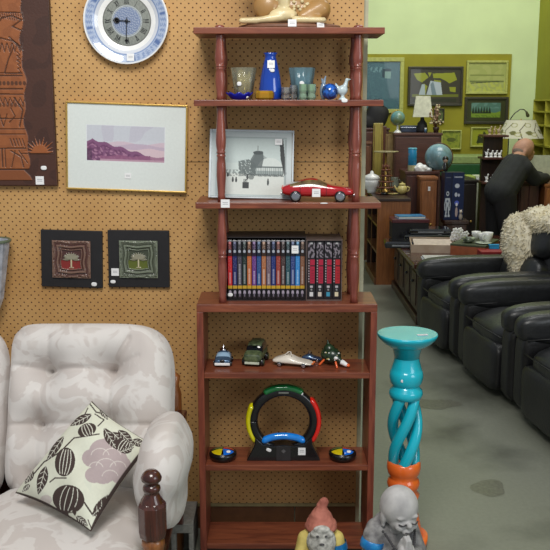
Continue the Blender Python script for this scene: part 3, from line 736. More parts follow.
for i in range(n_):
    t = thing('disc_case', 'black disc case with crimson spine block, '+dl[i]+' in the grey slipcase', 'disc', (xc+0.0035+pw*(i+.5), yd, ZC+0.0035), 0, 'disc cases in the grey slipcase')
    w2 = pw*0.95; h = HD-0.0045
    MB().bx(-w2/2, w2/2, 0, 0.125, 0, h).build('case', M['case'], t, bevel=0.0015)
    c = Cv(0, 0, 20, 120, 22, (30,26,30)); 
    c.fill(c.rect(1,3,19,34)&(c.noise(9, i+3) > 0.05), (150,140,150), 0.75); c.fill(c.rect(7,2,13,6), (200,200,200))
    c.fill(c.rect(7,38,18.5,88), (176,32,62) if i < 3 else (186,34,44)); c.fill(c.rect(8,50,18.5,52), (60,20,30))
    c.fill((np.abs(c.X-4) < 1.3)&(c.Z > 38)&(c.Z < 88)&(np.sin(c.Z*1.15) > 0), (200,180,186), 0.85)
    c.fill((c.X > 9.5)&(c.X < 16.5)&(c.Z > 54)&(c.Z < 86)&(np.sin(c.Z*1.9) > 0.35), (96,16,36), 0.7)
    c.fill(c.rect(7,92,14,97), (190,186,190)); c.fill(c.ell(10.5,101,2.5,2), (150,150,150)); c.fill(c.rect(6,106,15,115), [(220,220,220),(214,204,190),(60,150,180),(226,214,180)][i])
    c.mesh('spine_label', M['attrgloss'], w2*0.96, h*0.985, t, loc=(0,-0.0006,h/2))

# ============================================================ THINGS ON THE PEGBOARD
def wallpt(px, py, d=0.0): return P(px, py, YW-d)
# carved panel
p1 = wallpt(57.5, 186, 0.02); p0 = wallpt(55, -20, 0.02); xl_ = p1.x-0.62
cp = thing('carved_panel', 'large dark brown carved relief panel with tan figure and rising sun, on pegboard', 'wall art', ((xl_+p1.x)/2, YW, p1.z))
Wc, Hc = 0.62, 0.96
pnb = simple('dark stained panel', (78,44,30), 0.5, c2=(54,30,20), scale=6, var=0.2)
MB().bx(-Wc/2, Wc/2, -0.022, -0.001, 0, Hc).build('panel', pnb, cp, bevel=0.003)
sc_ = Wc/ (57.5+ 125)   # m per px
yT = 186-Hc/ (Wc/182.5)
c = Cv(-125, yT, 57.5, 186, 400, (74,42,30))
c.fill(c.noise(30, 2) > 0.1, (62,34,24), 0.7)
edge = 30.5+1.5*np.sin(c.Z/11)+1.2*np.sin(c.Z/4.3+1)
fig = (c.X < edge)&(c.Z > -60)&(c.Z < 170)&(c.X > -100)
c.fill(fig, (152,88,46), h=0.004); c.fill(fig&(c.noise(18, 4) > 0), (136,76,38), 0.6)
DK = (62,34,18)
def ln(pts, w_=1.3): c.fill(c.line(pts, w_), DK, 0.85, h=0.001)
c.fill(c.poly([(31,-60),(33,-20),(34,18),(30,30),(31,44),(28,52),(60,52),(60,-60)])&(c.Z < 20)&(c.X > 33), (70,38,26), 0.9, h=0)
ln([(-100,4),(34,4)]); ln([(-100,18),(32,19)], 1.0)
for i in range(12): ln([(8+2.2*i,20),(9+2.2*i,24+0.3*i)], 0.7)
ln([(1,14),(3,40),(7,40),(5,14)]); ln([(7,30),(12,24),(22,22),(31,26)]); ln([(31,26),(22,32),(31,36)]); ln([(0,45),(10,43),(22,46),(31,55)]); ln([(18,42),(30,52)])
for i in range(6): x_ = 1+5*i; ln([(x_,48),(x_+2.2,56),(x_+4.5,48)], 0.9)
ln([(22,52),(16,64),(12,76)], 1.2); 
for i in range(5): ln([(25,56+4*i),(28,59+4*i),(25,60+4*i)], 0.8)
for z_ in (76, 79, 92, 96, 120, 131, 136, 150): ln([(-100,z_),(29,z_+0.7*math.sin(z_))], 1.1)
for i in range(8):
    c.fill(c.ell(3+4*i,86,1.6,2.2), DK, 0.8); c.fill(c.ell(2+3.8*i,107,1.5,2), DK, 0.7)
for i in range(6): ln([(1+5*i,100),(3.5+5*i,106),(6+5*i,100)], 0.8)
ln([(4,114),(8,128),(12,116)], 1); ln([(20,100),(28,112),(24,128)], 1.4); ln([(16,110),(20,118),(14,124)], 1)
ln([(0,137),(2,150)]); ln([(5,150),(5,168)],1); ln([(8,150),(8,168)],1); ln([(14,152),(24,158),(26,168)], 1.2); ln([(18,152),(14,168)],0.9); ln([(22,152),(30,164)],0.9)
for i in range(5): ln([(14+3*i,140),(16+3*i,147)], 0.9)
for xo in (-8, -36, -64):
    for i in range(5): ln([(xo, 6+32*i), (xo+9, 20+32*i), (xo-6, 30+32*i)], 1.2)
c.fill(c.poly([(-125,172),(26,171),(32,177),(34,181),(-125,181)]), (132,74,38), h=0.003)
sun = c.ell(43,154.5,8,8.5)&(c.Z < 154.5); 
for i in range(11):
    a = PI*(i+.5)/11; L_ = 14 if i % 2 else 17; ca, sa = math.cos(a), math.sin(a)
    sun |= c.poly([(43+7*math.cos(a-.16),154.5-7*math.sin(a-.16)),(43+L_*ca,154.5-L_*sa),(43+7*math.cos(a+.16),154.5-7*math.sin(a+.16))])&(c.Z < 155)
c.fill(sun&(c.X < 56), (156,88,44), h=0.003); ln([(24,154.6),(56,154.6)], 0.9)
c.mesh('carved_relief', attrmat('carved wood relief', 0.5, 0.1, 0.2), Wc-0.008, Hc-0.008, cp, loc=(0,-0.0232,Hc/2))
p = wallpt(39.5, 180.5, 0.03); tagp(cp, (p.x-cp.location.x, -0.026, p.z-cp.location.z), 0.028, 0.028); p = wallpt(43.5,168,0.03); tagp(cp, (p.x-cp.location.x, -0.027, p.z-cp.location.z), 0.020, 0.014, rnd=True)
# clock
p = wallpt(125.8, 20.5, 0.03)
ck = thing('wall_clock', 'blue and white porcelain plate clock with pewter dial hung on the pegboard', 'clock', (p.x, YW, p.z))
Rp = 40.3*0.00345
cv = Cv(-1, 0, 1, 1, 10, (230,232,238))
nr, na = 44, 180
c = Cv(0, 0, 1, 1, na, (222,226,234), ny=nr, X=lambda U, V: V*np.cos(U*2*PI), Z=lambda U, V: -V*np.sin(U*2*PI))
r = np.hypot(c.X, c.Z); a = np.arctan2(-c.Z, c.X)
c.fill((r > .78)&(r < .97), (182,196,220)); c.fill((r > .81)&(r < .95)&((np.sin(a*44)+np.sin(r*150+3*np.sin(a*22))) > 0.1), (118,140,186), 0.8); c.fill((r > .81)&(r < .95)&(np.sin(a*8) > 0.93), (96,120,170))
c.fill((r > .955)&(r < .975), (120,146,196)); c.fill((r > .765)&(r < .785), (110,138,190)); c.fill((r > .66)&(r < .672), (170,184,206)); c.fill((r > .6)&(r < .615), (176,182,196)); c.fill((r > .975), (236,238,244)); c.fill(r < .58, (190,196,200))
prof = lambda r_: np.interp(r_, [0,.56,.62,.72,.8,.95,1.0], [0.006,.006,.009,.018,.024,.031,.032])
def pl(U, V, H):
    return V*Rp*np.cos(U*2*PI), -prof(V), V*Rp*np.sin(U*2*PI)
c.mesh('plate', attrmat('glazed porcelain', 0.15, 0.8), fn=pl, parent=ck)
MB().lathe([(Rp*.6,0),(Rp,-0.029),(Rp*1.002,-0.032),(Rp*.99,-0.0325),(Rp*.5,-0.004)], rot=Matrix.Rotation(PI/2,3,'X') @ Matrix.Diagonal((1,1,-1)).to_3x3(), n=48, cap=False).build('plate_back', M['white'], ck)
Rd = Rp*.575
c = Cv(0, 0, 1, 1, 240, (146,150,142), ny=60, X=lambda U, V: V*np.cos(U*2*PI), Z=lambda U, V: -V*np.sin(U*2*PI))
r = np.hypot(c.X, c.Z); c.fill((r > .6)&(c.noise(.12, 3) > 0), (128,132,126), .6)
c.fill(r < .62, (196,204,210)); c.fill(r < .56, (116,132,168)); c.fill((r < .56)&(c.noise(.09, 9) > 0.05), (174,184,200), .8); c.fill((r > .58)&(r < .6), (90,94,90)); c.fill(r > .955, (110,112,106))
num = ['XII','I','II','III','IIII','V','VI','VII','VIII','IX','X','XI']
for h_, s_ in enumerate(num):
    th = PI/2-h_*PI/6; ux, uy = math.cos(th), -math.sin(th); tx_, ty_ = -uy, ux
    wtot = sum({'I':.055,'V':.11,'X':.11}[q] for q in s_); o_ = -wtot/2
    for q in s_:
        w_ = {'I':.055,'V':.11,'X':.11}[q]; cx = o_+w_/2; o_ += w_
        def pt(t_, rr): return (ux*rr+tx_*t_, uy*rr+ty_*t_)
        hw_ = w_*0.36
        if q == 'I': sg = [(pt(cx,.68), pt(cx,.9))]
        elif q == 'V': sg = [(pt(cx-hw_,.9), pt(cx,.68)), (pt(cx,.68), pt(cx+hw_,.9))]
        else: sg = [(pt(cx-hw_,.9), pt(cx+hw_,.68)), (pt(cx-hw_,.68), pt(cx+hw_,.9))]
        for g_ in sg: c.fill(c.line(g_, .032), (44,46,46))
c.mesh('dial', attrmat('pewter dial', 0.35, 0.2, 0, 0.2), fn=lambda U, V, H: (V*Rd*np.cos(U*2*PI), V*0-0.0085, V*Rd*np.sin(U*2*PI)), parent=ck)
mb = MB()
def hand(mb, ang, L_, w_):
    q = Matrix.Rotation(-ang, 3, 'Y'); mb.box(q @ Vector((L_/2-0.006, 0, 0))+Vector((0,-0.012,0)), (L_+0.012, 0.0012, w_), 0, q)
    mb.box(q @ Vector((L_, 0, 0))+Vector((0,-0.012,0)), (0.008, 0.0012, 0.008), 0, q @ Matrix.Rotation(R(45), 3, 'Y'))
hand(mb, R(176), 0.040, 0.003); mb.lathe([(0.010,-.0007),(0.010,.0007),(0.006,.0007),(0.006,-.0007)], (-0.033,-0.012,0.002), 14, 0, Matrix.Rotation(PI/2,3,'X')); mb.build('hour_hand', M['black'], ck)
mb = MB(); hand(mb, R(-93), 0.062, 0.0024); mb.lathe([(0.0055,0),(0.0055,0.004),(0.002,0.006)], (0,-0.012,0), 14, 0, Matrix.Rotation(PI/2,3,'X')); mb.build('minute_hand', M['black'], ck)
tagp(ck, (0.012,-0.030,-Rp*.84), 0.024, 0.024, (R(-8),0,0))
# framed watercolour
a_, b_ = wallpt(69.5,104.5,0.012), wallpt(185.5,191,0.012); tl, tr_, br, bl = wallpt(68.5,103,.012), wallpt(185,107,.012), wallpt(183.5,192,.012), wallpt(70,186.5,.012)
Wf, Hf = 0.408, 0.294
ctr = (tl+tr_+br+bl)/4
wf = thing('framed_print', 'thin gilt framed misty landscape print with wide white mount on the pegboard', 'framed picture', (ctr.x, YW-0.011, ctr.z)); wf.rotation_euler = (0, R(2.0), 0)
mb = MB(); f_ = 0.006
mb.bx(-Wf/2,Wf/2,-.009,.009,Hf/2-f_,Hf/2).bx(-Wf/2,Wf/2,-.009,.009,-Hf/2,-Hf/2+f_).bx(-Wf/2,-Wf/2+f_,-.009,.009,-Hf/2+f_,Hf/2-f_).bx(Wf/2-f_,Wf/2,-.009,.009,-Hf/2+f_,Hf/2-f_)
mb.build('frame', M['gold'], wf, bevel=.0015)
c = Cv(68, 103, 185, 188, 300, (224,230,226))
c.fill(c.rect(86,123.5,164.8,160), (230,234,236)); im = c.rect(87,124,164,159.5); 
c.fill(im, (206,208,216)); c.fill(im&(c.Z < 138), (200,204,212), .6); c.fill(im&(c.noise(22,3) > .2)&(c.Z < 140), (192,188,202), .6)
c.fill(im&(c.Z > 141+1.5*np.sin(c.X/7)), (210,190,202)); c.fill(im&(c.Z > 143+1.6*np.sin(c.X/9+2))&(c.X > 115), (188,170,190), .7); c.fill(im&(c.Z > 147+1*np.sin(c.X/5)), (222,196,202), .8)
h1 = 138+ (c.X-92)*0.27+1.0*np.sin(c.X/2.5); h1 = np.where(c.X < 92, 138+(92-c.X)*0.5, h1)
c.fill(im&(c.Z > h1)&(c.X < 150), (132,84,122)); c.fill(im&(c.Z > h1+3)&(c.noise(6,7) > 0), (104,58,96), .8); c.fill(im&(c.Z > h1+5)&(c.noise(5,8) > .15), (176,128,156), .8)
c.fill(im&(c.Z > 154+0.8*np.sin(c.X/4))&(c.X > 100), (150,94,128), .8); c.fill(im&(c.Z > 157.5)&(c.X > 100), (196,160,176), .8); c.fill(im&(c.X < 92)&(c.Z > 148), (84,50,82), .8)
c.mesh('mounted_print', M['attr'], Wf-2*f_, Hf-2*f_, wf, loc=(0,-0.004,0))
MB().bx(-Wf/2+f_,Wf/2-f_,-.002,.008,-Hf/2+f_,Hf/2-f_).build('backing', M['white'], wf)
tagp(wf, (0.005,-0.0055,-Hf/2+0.052), 0.022, 0.018)
# two tree tiles
def tile(cx, cy, w_, h_, rz, palette, label):
    p = wallpt(cx, cy, 0.012); t = thing('tree_tile', label, 'wall art', (p.x, YW, p.z), 0); t.rotation_euler = (0, R(rz), 0)
    W2, H2 = w_*0.00352, h_*0.00352
    MB().bx(-W2/2, W2/2, -0.014, -0.001, -H2/2, H2/2).build('black_board', M['blackmatt'], t, bevel=.002)
    A, B, C_, D_ = palette
    c = Cv(0, 0, 40, 40, 130, A); jx = c.X+0.6*np.sin(c.Z/3); jz = c.Z+0.6*np.sin(c.X/4); m_ = np.maximum(np.abs(jx-20), np.abs(jz-20))
    c.H[:] = 0.004; c.fill((m_ > 17.5)&(c.noise(6,1) > -.2), B, .8, h=0.008); c.fill((m_ > 18.8), B, .8, h=0.002)
    c.fill((m_ < 16)&(m_ > 14.6), C_, .9, h=0.002); c.fill((m_ < 14.6)&(m_ > 12.8), B, .85, h=0.009); c.fill((m_ < 12)&(m_ > 11), C_, 1, h=.002); c.fill((m_ < 11)&(m_ > 10), B, .7, h=0.008)
    c.fill(m_ < 10, C_, 1, h=.002); c.fill((m_ < 10)&(c.Z > 21)&(c.noise(8,4) > -.5), D_, .9)
    c.fill(c.rect(19.2,19,20.8,29.5), (206,196,160), 1, h=.006); c.fill(c.rect(17.8,28.6,22.5,29.6), (190,180,150), .7, h=.004)
    for i in range(9):
        a = R(198+ (i)*18); c.fill(c.leaf(20,20,20+9*math.cos(a),19+6.5*math.sin(a),1.3), (150,146,124), .85, h=.006)
    for s_ in (-1, 1): c.fill(c.leaf(20,19.5,20+9.5*s_,20.5,1.4), (140,136,114), .85, h=.006); c.fill(c.leaf(20,19.5,20+8*s_,16,1.2), (150,146,124), .8, h=.006)
    c.mesh('glazed_tile', attrmat('glazed tile', 0.2, 0.7), 37.5*.00352, 37*.00352, t, loc=(0,-0.0165,0.0))
    MB().bx(-.064,.064,-0.018,-0.013,-.063,.063).build('tile_slab', M['slip'], t)
    return t
t = tile(71.8, 259, 60, 56.5, 1.6, ((96,64,54),(130,100,84),(78,44,38),(140,34,26)), 'square black board with dark red glazed tree tile, left of the pair')
tagp(t, (0.077,-0.0165,-0.086), 0.019, 0.014, rnd=True)
t = tile(138.8, 259, 60, 56.5, 0.6, ((92,98,82),(122,130,110),(66,72,54),(96,106,22)), 'square black board with green glazed tree tile, right of the pair')
tagp(t, (-0.082,-0.0155,-0.046), 0.026, 0.026); tagp(t, (-0.09,-0.0165,-0.08), 0.018, 0.012, rnd=True)
# wall vase at left edge
p = wallpt(-8, 240, 0.06)
t = thing('wall_vase', 'grey crackled glass cone vase hanging at the left edge above the sofa', 'vase', (p.x, YW-0.065, p.z))
MB().lathe([(0.014,-0.24),(0.030,-0.2),(0.062,0.0),(0.056,0.0),(0.026,-0.19),(0.001,-0.2)], n=10, flat=True).build('glass_cone', simple('frosted glass', (190,194,202), 0.12, c2=(130,136,146), coat=0.8, scale=22), t)
MB().lathe([(0.064,-0.006),(0.066,0.0),(0.062,0.004),(0.056,0.0)], n=20, cap=False).build('rim', simple('dull green rim', (92,104,84), 0.4), t)
def shift(mb, d):
    d = Vector(d); mb.v = [tuple(Vector(q)-d) for q in mb.v]; return mb
# ============================================================ SOFA
def damask():
    m, nt, b = newmat('pale floral damask')
    tc = N(nt, 'ShaderNodeTexCoord'); n1 = N(nt, 'ShaderNodeTexNoise'); n1.inputs['Scale'].default_value = 11; n1.inputs['Detail'].default_value = 3.5; n1.inputs['Distortion'].default_value = 0.9
    nt.links.new(tc.outputs['Object'], n1.inputs['Vector'])
    cr = N(nt, 'ShaderNodeValToRGB'); e = cr.color_ramp.elements
    e[0].position = 0.46; e[0].color = l4((200,192,187)); e[1].position = 0.50; e[1].color = l4((213,208,204))
    q = e.new(0.60); q.color = l4((213,208,204)); q = e.new(0.66); q.color = l4((203,196,191))
    nt.links.new(n1.outputs['Fac'], cr.inputs['Fac']); nt.links.new(cr.outputs['Color'], b.inputs['Base Color'])
    b.inputs['Roughness'].default_value = 0.85; b.inputs['Sheen Weight'].default_value = 0.15
    n2 = N(nt, 'ShaderNodeTexNoise'); n2.inputs['Scale'].default_value = 300; nt.links.new(tc.outputs['Object'], n2.inputs['Vector'])
    bp = N(nt, 'ShaderNodeBump'); bp.inputs['Strength'].default_value = 0.2; bp.inputs['Distance'].default_value = 0.001
    nt.links.new(n2.outputs['Fac'], bp.inputs['Height']); nt.links.new(bp.outputs['Normal'], b.inputs['Normal'])
    return m
M['damask'] = damask()
M['whitecloth'] = simple('pale arm cloth', (210,206,206), 0.85, var=0.03, scale=14, bump=0.1)
S0 = Vector((-0.75, 2.45, 0))
sofa = thing('sofa', 'cream floral damask sofa with buttoned back and dark turned wooden arm post', 'sofa', S0)
# back cushions: tufted height field
def back_cushion(x0, x1, zb, zt, yb, yt, name='back_cushion', right=True):
    W_, L_ = x1-x0, math.hypot(zt-zb, yt-yb); nx, nz = 84, 84
    ang = math.atan2(yt-yb, zt-zb)
    btn = [(0.235,0.72),(0.625,0.72),(0.20,0.41),(0.62,0.40),(0.22,0.12),(0.62,0.12)]
    lines = [((.235,.72),(.625,.72)),((.20,.41),(.62,.40)),((.0,.745),(.235,.72)),((.235,.72),(.25,.90)),((.625,.72),(.73,.90)),((.20,.41),(.235,.72)),((.62,.4),(.625,.72)),((0,.40),(.20,.41)),((.625,.72),(.80,.80)),((.62,.4),(.95,.40)),((.22,.0),(.20,.4)),((.62,0),(.62,.4))]
    lw = [.020,.014,.020,.010,.017,.007,.012,.018,.008,.014,.008,.008]
    vs = []; fs = []
    def H(u, v):
        e = (1-abs(2*u-1)**6)*(1-abs(2*v-1)**6); h = 0.115*max(0, e)**0.45
        for (bx_, bz_) in btn: d2 = ((u-bx_)*W_)**2+((v-bz_)*L_)**2; h -= 0.034*math.exp(-d2/0.0007)+0.020*math.exp(-d2/0.006)
        for ((ax, az), (cx, cz)), w_ in zip(lines, lw):
            dx, dz = (cx-ax)*W_, (cz-az)*L_; px, pz = (u-ax)*W_, (v-az)*L_; t = max(0, min(1, (px*dx+pz*dz)/(dx*dx+dz*dz)))
            d2 = (px-t*dx)**2+(pz-t*dz)**2; h -= w_*1.25*(math.exp(-d2/0.00006)*.55+math.exp(-d2/0.0025)*.9)*min(1, e*1.6)
        return h+0.004*math.sin(u*9+v*5)*e
    for side in (1, -1):
        for j in range(nz+1):
            for i in range(nx+1):
                u, v = i/nx, j/nz; a, c_ = 2*u-1, 2*v-1
                k = 4.2 if (a > 0 and c_ > 0) else 9.0; nn = (abs(a)**k+abs(c_)**k)**(1/k); mxx = max(abs(a), abs(c_), 1e-6); f = mxx/nn if nn > 0 else 1
                f = 1+(f-1)*mxx**3
                X = a*f*W_/2; Z = (c_*f+1)*L_/2
                h = H(u, v) if side > 0 else -0.06*(max(0, (1-a**6)*(1-c_**6))**.5)
                Y = -h; y2 = Y*math.cos(ang)+Z*math.sin(ang); z2 = Z*math.cos(ang)+h*math.sin(ang)*(1 if side>0 else 1)
                vs.append(((x0+x1)/2+X, yb+y2, zb+z2))
    n1 = (nx+1)*(nz+1)
    for j in range(nz):
        for i in range(nx):
            q = (j*(nx+1)+i, j*(nx+1)+i+1, (j+1)*(nx+1)+i+1, (j+1)*(nx+1)+i)
            fs.append(q); fs.append(tuple(n1+k_ for k_ in q[::-1]))
    mb = MB().add(vs, fs, 0, True); shift(mb, S0)
    o = mb.build(name, M['damask'], sofa)
    for (bu, bv) in btn:
        h = H(bu, bv)+0.008; Z = bv*L_
        p_ = Vector(((x0+x1)/2+(2*bu-1)*W_/2, yb-h*math.cos(ang)+Z*math.sin(ang), zb+Z*math.cos(ang)+h*math.sin(ang)))-S0
        MB().ell((0,0,0), (0.012,0.007,0.012), n=6).build('button', M['damask'], o, p_)
    # piping seam round the edge
    pts = []
    for i in range(73):
        a = 2*PI*i/72; ca, sa = math.cos(a), math.sin(a); f = 1/((abs(ca)**7+abs(sa)**7)**(1/7)); X = ca*f*W_/2*1.0; Z = (sa*f+1)*L_/2; h = 0.012
        pts.append((Vector(((x0+x1)/2+X, yb-h*math.cos(ang)+Z*math.sin(ang), zb+Z*math.cos(ang)+h*math.sin(ang)))-S0))
xr_ = P(174.5,360,2.68).x; xl_ = P(9,360,2.68).x; zt_ = P(80,322,2.74).z
back_cushion(xl_, xr_, 0.36, zt_-0.01, 2.56, 2.76)
back_cushion(xl_-(xr_-xl_)-0.002, xl_-0.002, 0.36, zt_-0.01, 2.56, 2.76)
# seat cushions
for x0, x1 in ((xl_-0.015, xr_-0.03), (xl_-0.02-(xr_-xl_), xl_-0.017)):
    mb = MB(); mb.sq(((x0+x1)/2, 2.27, 0.335), (x1-x0, 0.60, 0.165), 5, 14, fn=lambda a: a+Vector((0,0,0.018*math.cos(a.x*5)*math.cos(a.y*4)*(a.z > 0))))
    shift(mb, S0).build('seat_cushion', M['damask'], sofa, disp=(0.12, 0.008))
# arm pad: drooping rolled pad
mb = MB()
def armfn(a):
    u = (a.y+0.27)/0.54; z = a.z
    w_ = 1.0 - 0.38*max(0, -z/0.15) if z < 0 else 1-0.2*(z/.15)**2
    return Vector((a.x*w_ + (0.0 if z > 0 else 0.0)+0.006*math.sin(z*38)+(0.026)*(z/0.15)**2-0.006, a.y, a.z+0.012*math.cos(u*3)))
mb.sq((P(156.5,478,2.2).x, 2.385, 0.528), (0.152, 0.42, 0.295), 2.5, 16, fn=armfn)
shift(mb, S0).build('arm_pad', M['damask'] , sofa, disp=(0.09, 0.010))
mb = MB(); mb.sq((P(156.5,478,2.2).x-1.33, 2.385, 0.535), (0.155, 0.43, 0.305), 2.8, 14, fn=lambda a: armfn(a))
shift(mb, S0).build('arm_pad', M['damask'], sofa)
# wooden arm post
def arm_post(px):
    y = 2.125; c_ = P(px,500,y); zz = lambda py: P(152, py, y).z
    mb = MB(); q = 0.0027
    z0, z1 = zz(471), zz(503)
    pr = [(0.001,zz(469.5)),(0.014,zz(470.5)),(0.022,zz(473.5)),(0.0265,zz(477)),(0.025,zz(480)),(0.018,zz(482.5)),(0.016,zz(484)),(0.021,zz(485.5)),(0.0235,zz(488)),(0.021,zz(490.5)),(0.0175,zz(492.5)),(0.022,zz(496)),(0.028,zz(499.5)),(0.031,zz(503.5)),(0.0315,zz(506))][::-1]
    mb.lathe(pr, (c_.x, y, 0), 24)
    mb.lathe([(0.034,zz(532)-0.012),(0.037,zz(530)),(0.037,zz(505)),(0.030,zz(501))], (c_.x, y, 0), 8, 0, Matrix.Rotation(R(22.5), 3, 'Z'), flat=True)
    shift(mb, S0).build('arm_post', M['sofawood'], sofa, bevel=0.003)
    mb = MB(); zq = zz(532)-0.012
    mb.lathe([(0.020,0.0),(0.026,0.05),(0.02,0.09),(0.029,0.16),(0.031,0.22),(0.026,zq-0.035),(0.030,zq-0.02),(0.028,zq)], (c_.x, y, 0), 20)
    shift(mb, S0).build('front_leg', M['oak'], sofa)
    mb = MB(); mb.bx(c_.x-0.018, c_.x+0.018, y+0.03, 2.86, 0.50, 0.535); shift(mb, S0).build('arm_rail', M['sofawood'], sofa, bevel=0.006)
    mb = MB(); mb.lathe([(0.02,0),(0.024,0.3),(0.018,0.34),(0.024,0.4),(0.022,0.58),(0.014,P(177,385,2.9).z),(0.02,P(177,376,2.9).z),(0.001,P(177,371,2.9).z)], (P(175,400,2.9).x, 2.90, 0), 16); shift(mb, S0).build('rear_post', M['oak'], sofa)
arm_post(152); 
def left_arm():
    x = P(153.5,500,2.125).x-1.35
    mb = MB(); mb.lathe([(0.02,0),(0.03,0.2),(0.035,0.42),(0.035,0.55),(0.02,0.58),(0.026,0.61),(0.001,0.63)], (x, 2.125, 0), 20).bx(x-0.018, x+0.018, 2.155, 2.86, 0.5, 0.535); shift(mb, S0).build('arm_post', M['sofawood'], sofa)
left_arm()
mb = MB(); xx0 = P(153.5,500,2.125).x
mb.bx(xx0-1.35, xx0, 2.09, 2.12, 0.17, 0.25).bx(xx0-1.35, xx0, 2.8, 2.83, 0.15, 0.42).bx(xx0-1.35, xx0-0.01, 2.12, 2.8, 0.23, 0.25)
shift(mb, S0).build('base_frame', M['sofawood'], sofa, bevel=0.004)

# throw cushion: four corners stood against the back cushion
cTL, cTR, cBR, cBL = (92,401), (151,442), (90,533), (15,493)
qT, qR, qB, qL = P(92,401,2.475), P(151,443,2.36), P(91,532,2.14), P(15,493,2.36)
ctr = (qT+qR+qB+qL)/4
tc_ = thing('throw_cushion', 'cream throw cushion printed with dark brown leaves and mauve flowers, leaning on the sofa', 'cushion', (ctr.x, ctr.y, 0.42))
nrm = ((qR-qL).cross(qT-qB)).normalized(); 
if nrm.y > 0: nrm = -nrm
def corner(pa, pb, pc, pd, U, V):  # T(0,0) R(1,0) B(1,1) L(0,1)
    return pa*(1-U)*(1-V)+pb*U*(1-V)+pc*U*V+pd*(1-U)*V
def inset(U, V):
    # edges bow inward between the corners
    a, b_ = 2*U-1, 2*V-1
    return (1+a*(1-0.06*(1-b_**2)))/2, (1+b_*(1-0.06*(1-a**2)))/2
def cushfn(sign):
    def fn(U, V, H):
        U2, V2 = inset(U, V)
        P4 = [np.array(q-tc_.location) for q in (qT, qR, qB, qL)]
        base = sum(w_[..., None]*p_ for w_, p_ in zip(((1-U2)*(1-V2), U2*(1-V2), U2*V2, (1-U2)*V2), P4))
        a, b__ = 2*U-1, 2*V-1
        h = (0.062 if sign > 0 else 0.04)*np.clip((1-np.abs(a)**2.6)*(1-np.abs(b__)**2.6), 0, 1)**.55
        h = h+0.004*np.sin(U*14+V*5)*(1-a**2)*(1-b__**2)+0.003*np.sin(V*17-U*7)*(1-a**2)
        base = base+h[..., None]*sign*np.array(nrm)
        return base[..., 0], base[..., 1], base[..., 2]
    return fn
def design_xy(U, V):
    # flat design coordinates of the printed cloth
    x, y, z = cushfn(1)(U, V, 0*U); x = x+tc_.location.x; y = y+tc_.location.y; z = z+tc_.location.z-CAMH
    dep = y*math.cos(TILT)-z*math.sin(TILT); up = y*math.sin(TILT)+z*math.cos(TILT)
    return 275+FPX*x/dep, 275-FPX*up/dep
def cx_(U, V): return design_xy(U, V)[0]
def cy_(U, V): return design_xy(U, V)[1]
c = Cv(0,0,1,1,220,(222,224,206), ny=220, X=cx_, Z=cy_)
c.fill(c.noise(40,6) > .3, (212,216,200), .5)
BR = (66,52,48); MV = (182,166,166); CR = (226,226,212)
def ln(pts, w_=1.2, col=BR): c.fill(c.line(pts, w_), col)
def lf(x0,y0,x1,y1,w_):
    c.fill(c.leaf(x0,y0,x1,y1,w_), BR); dx, dy = x1-x0, y1-y0; L = math.hypot(dx,dy); ux, uy = dx/L, dy/L
    ln([(x0,y0),(x0+dx*.9,y0+dy*.9)], .5, CR)
    for k in range(1,5):
        t = k/5.5; bx_, by_ = x0+dx*t, y0+dy*t
        for s_ in (-1,1): ln([(bx_,by_),(bx_+ux*w_*.7-uy*s_*w_*.7, by_+uy*w_*.7+ux*s_*w_*.7)], .45, CR)
ln([(99,434),(74,438),(60,452),(44,462),(32,476)], 1.3); ln([(66,478),(55,478),(50,482)],1.3); ln([(84,502),(92,514),(97,516)],1.6); ln([(95,414),(104,420),(98,426)],1.2)
lf(99,424,72,426,-5) if False else None
lf(92,414,70,426,4.2); lf(64,436,46,462,3.6); lf(46,466,38,495,5.2); lf(33,470,25,484,4); lf(92,516,118,491,6); lf(30,484,22,492,2.4)
# tulip heads
def tulip(cx, cy, rx, ry, a):
    c.fill(c.ell(cx,cy,rx,ry,a), BR); ca, sa = math.cos(a), math.sin(a)
    for o in (-.5,-.15,.2,.55):
        pts = []
        for k in range(7):
            v_ = -0.85+1.7*k/6; u_ = o*math.sqrt(max(0,1-v_*v_*.8)); pts.append((cx+u_*rx*ca-v_*ry*sa, cy+u_*rx*sa+v_*ry*ca))
        ln(pts, .7, CR)
tulip(68.5,499,16,14,.25); tulip(65,462,10,14.5,.15); tulip(87,430,9.5,6.5,-.4)
for (x_,y_) in ((74,515),(66,517)): c.fill(c.leaf(x_,y_-8,x_+1,y_+1,2.2), BR)
# mauve peony
for (x_,y_,rx,ry) in ((103,452,14,13),(92,458,10,9),(115,462,13,14),(103,472,13,12),(94,475,9,8),(120,474,10,10),(108,446,12,8),(126,470,6,12)): c.fill(c.ell(x_,y_,rx,ry), MV)
for (x_,y_,r_) in ((100,456,9),(112,456,9),(106,467,10),(96,468,7),(118,468,8),(110,477,8)):
    pts = [(x_+r_*math.cos(a), y_+r_*.85*math.sin(a)) for a in [R(190+16*k) for k in range(11)]]; ln(pts, .8, (214,206,200))
for (x_,y_,rx,ry) in ((38,505,9,6),(46,500,6,5)): c.fill(c.ell(x_,y_,rx,ry), (200,192,186))
# second dark flower at the right corner
lf(104,428,117,450,5); lf(112,432,128,448,5); lf(118,430,134,446,5); tulip(124,446,9,7,.6); lf(132,440,146,446,4); lf(120,452,134,447,3)
ln([(90,404),(96,412),(104,414)],1.3); ln([(88,408),(84,416)],1); lf(100,408,108,420,3)
lf(76,516,88,526,3.5); lf(96,515,104,524,3.5); ln([(88,520),(92,530)],1)
c.fill((c.U < 0.012)|(c.U > .988)|(c.V < .012)|(c.V > .988), BR)
M['clothc'] = M['attrcloth']
c.mesh('cushion_front', M['clothc'], fn=cushfn(1), parent=tc_)
c2 = Cv(0,0,1,1,24,(216,218,202), ny=24); c2.mesh('cushion_back', M['clothc'], fn=cushfn(-1), parent=tc_)

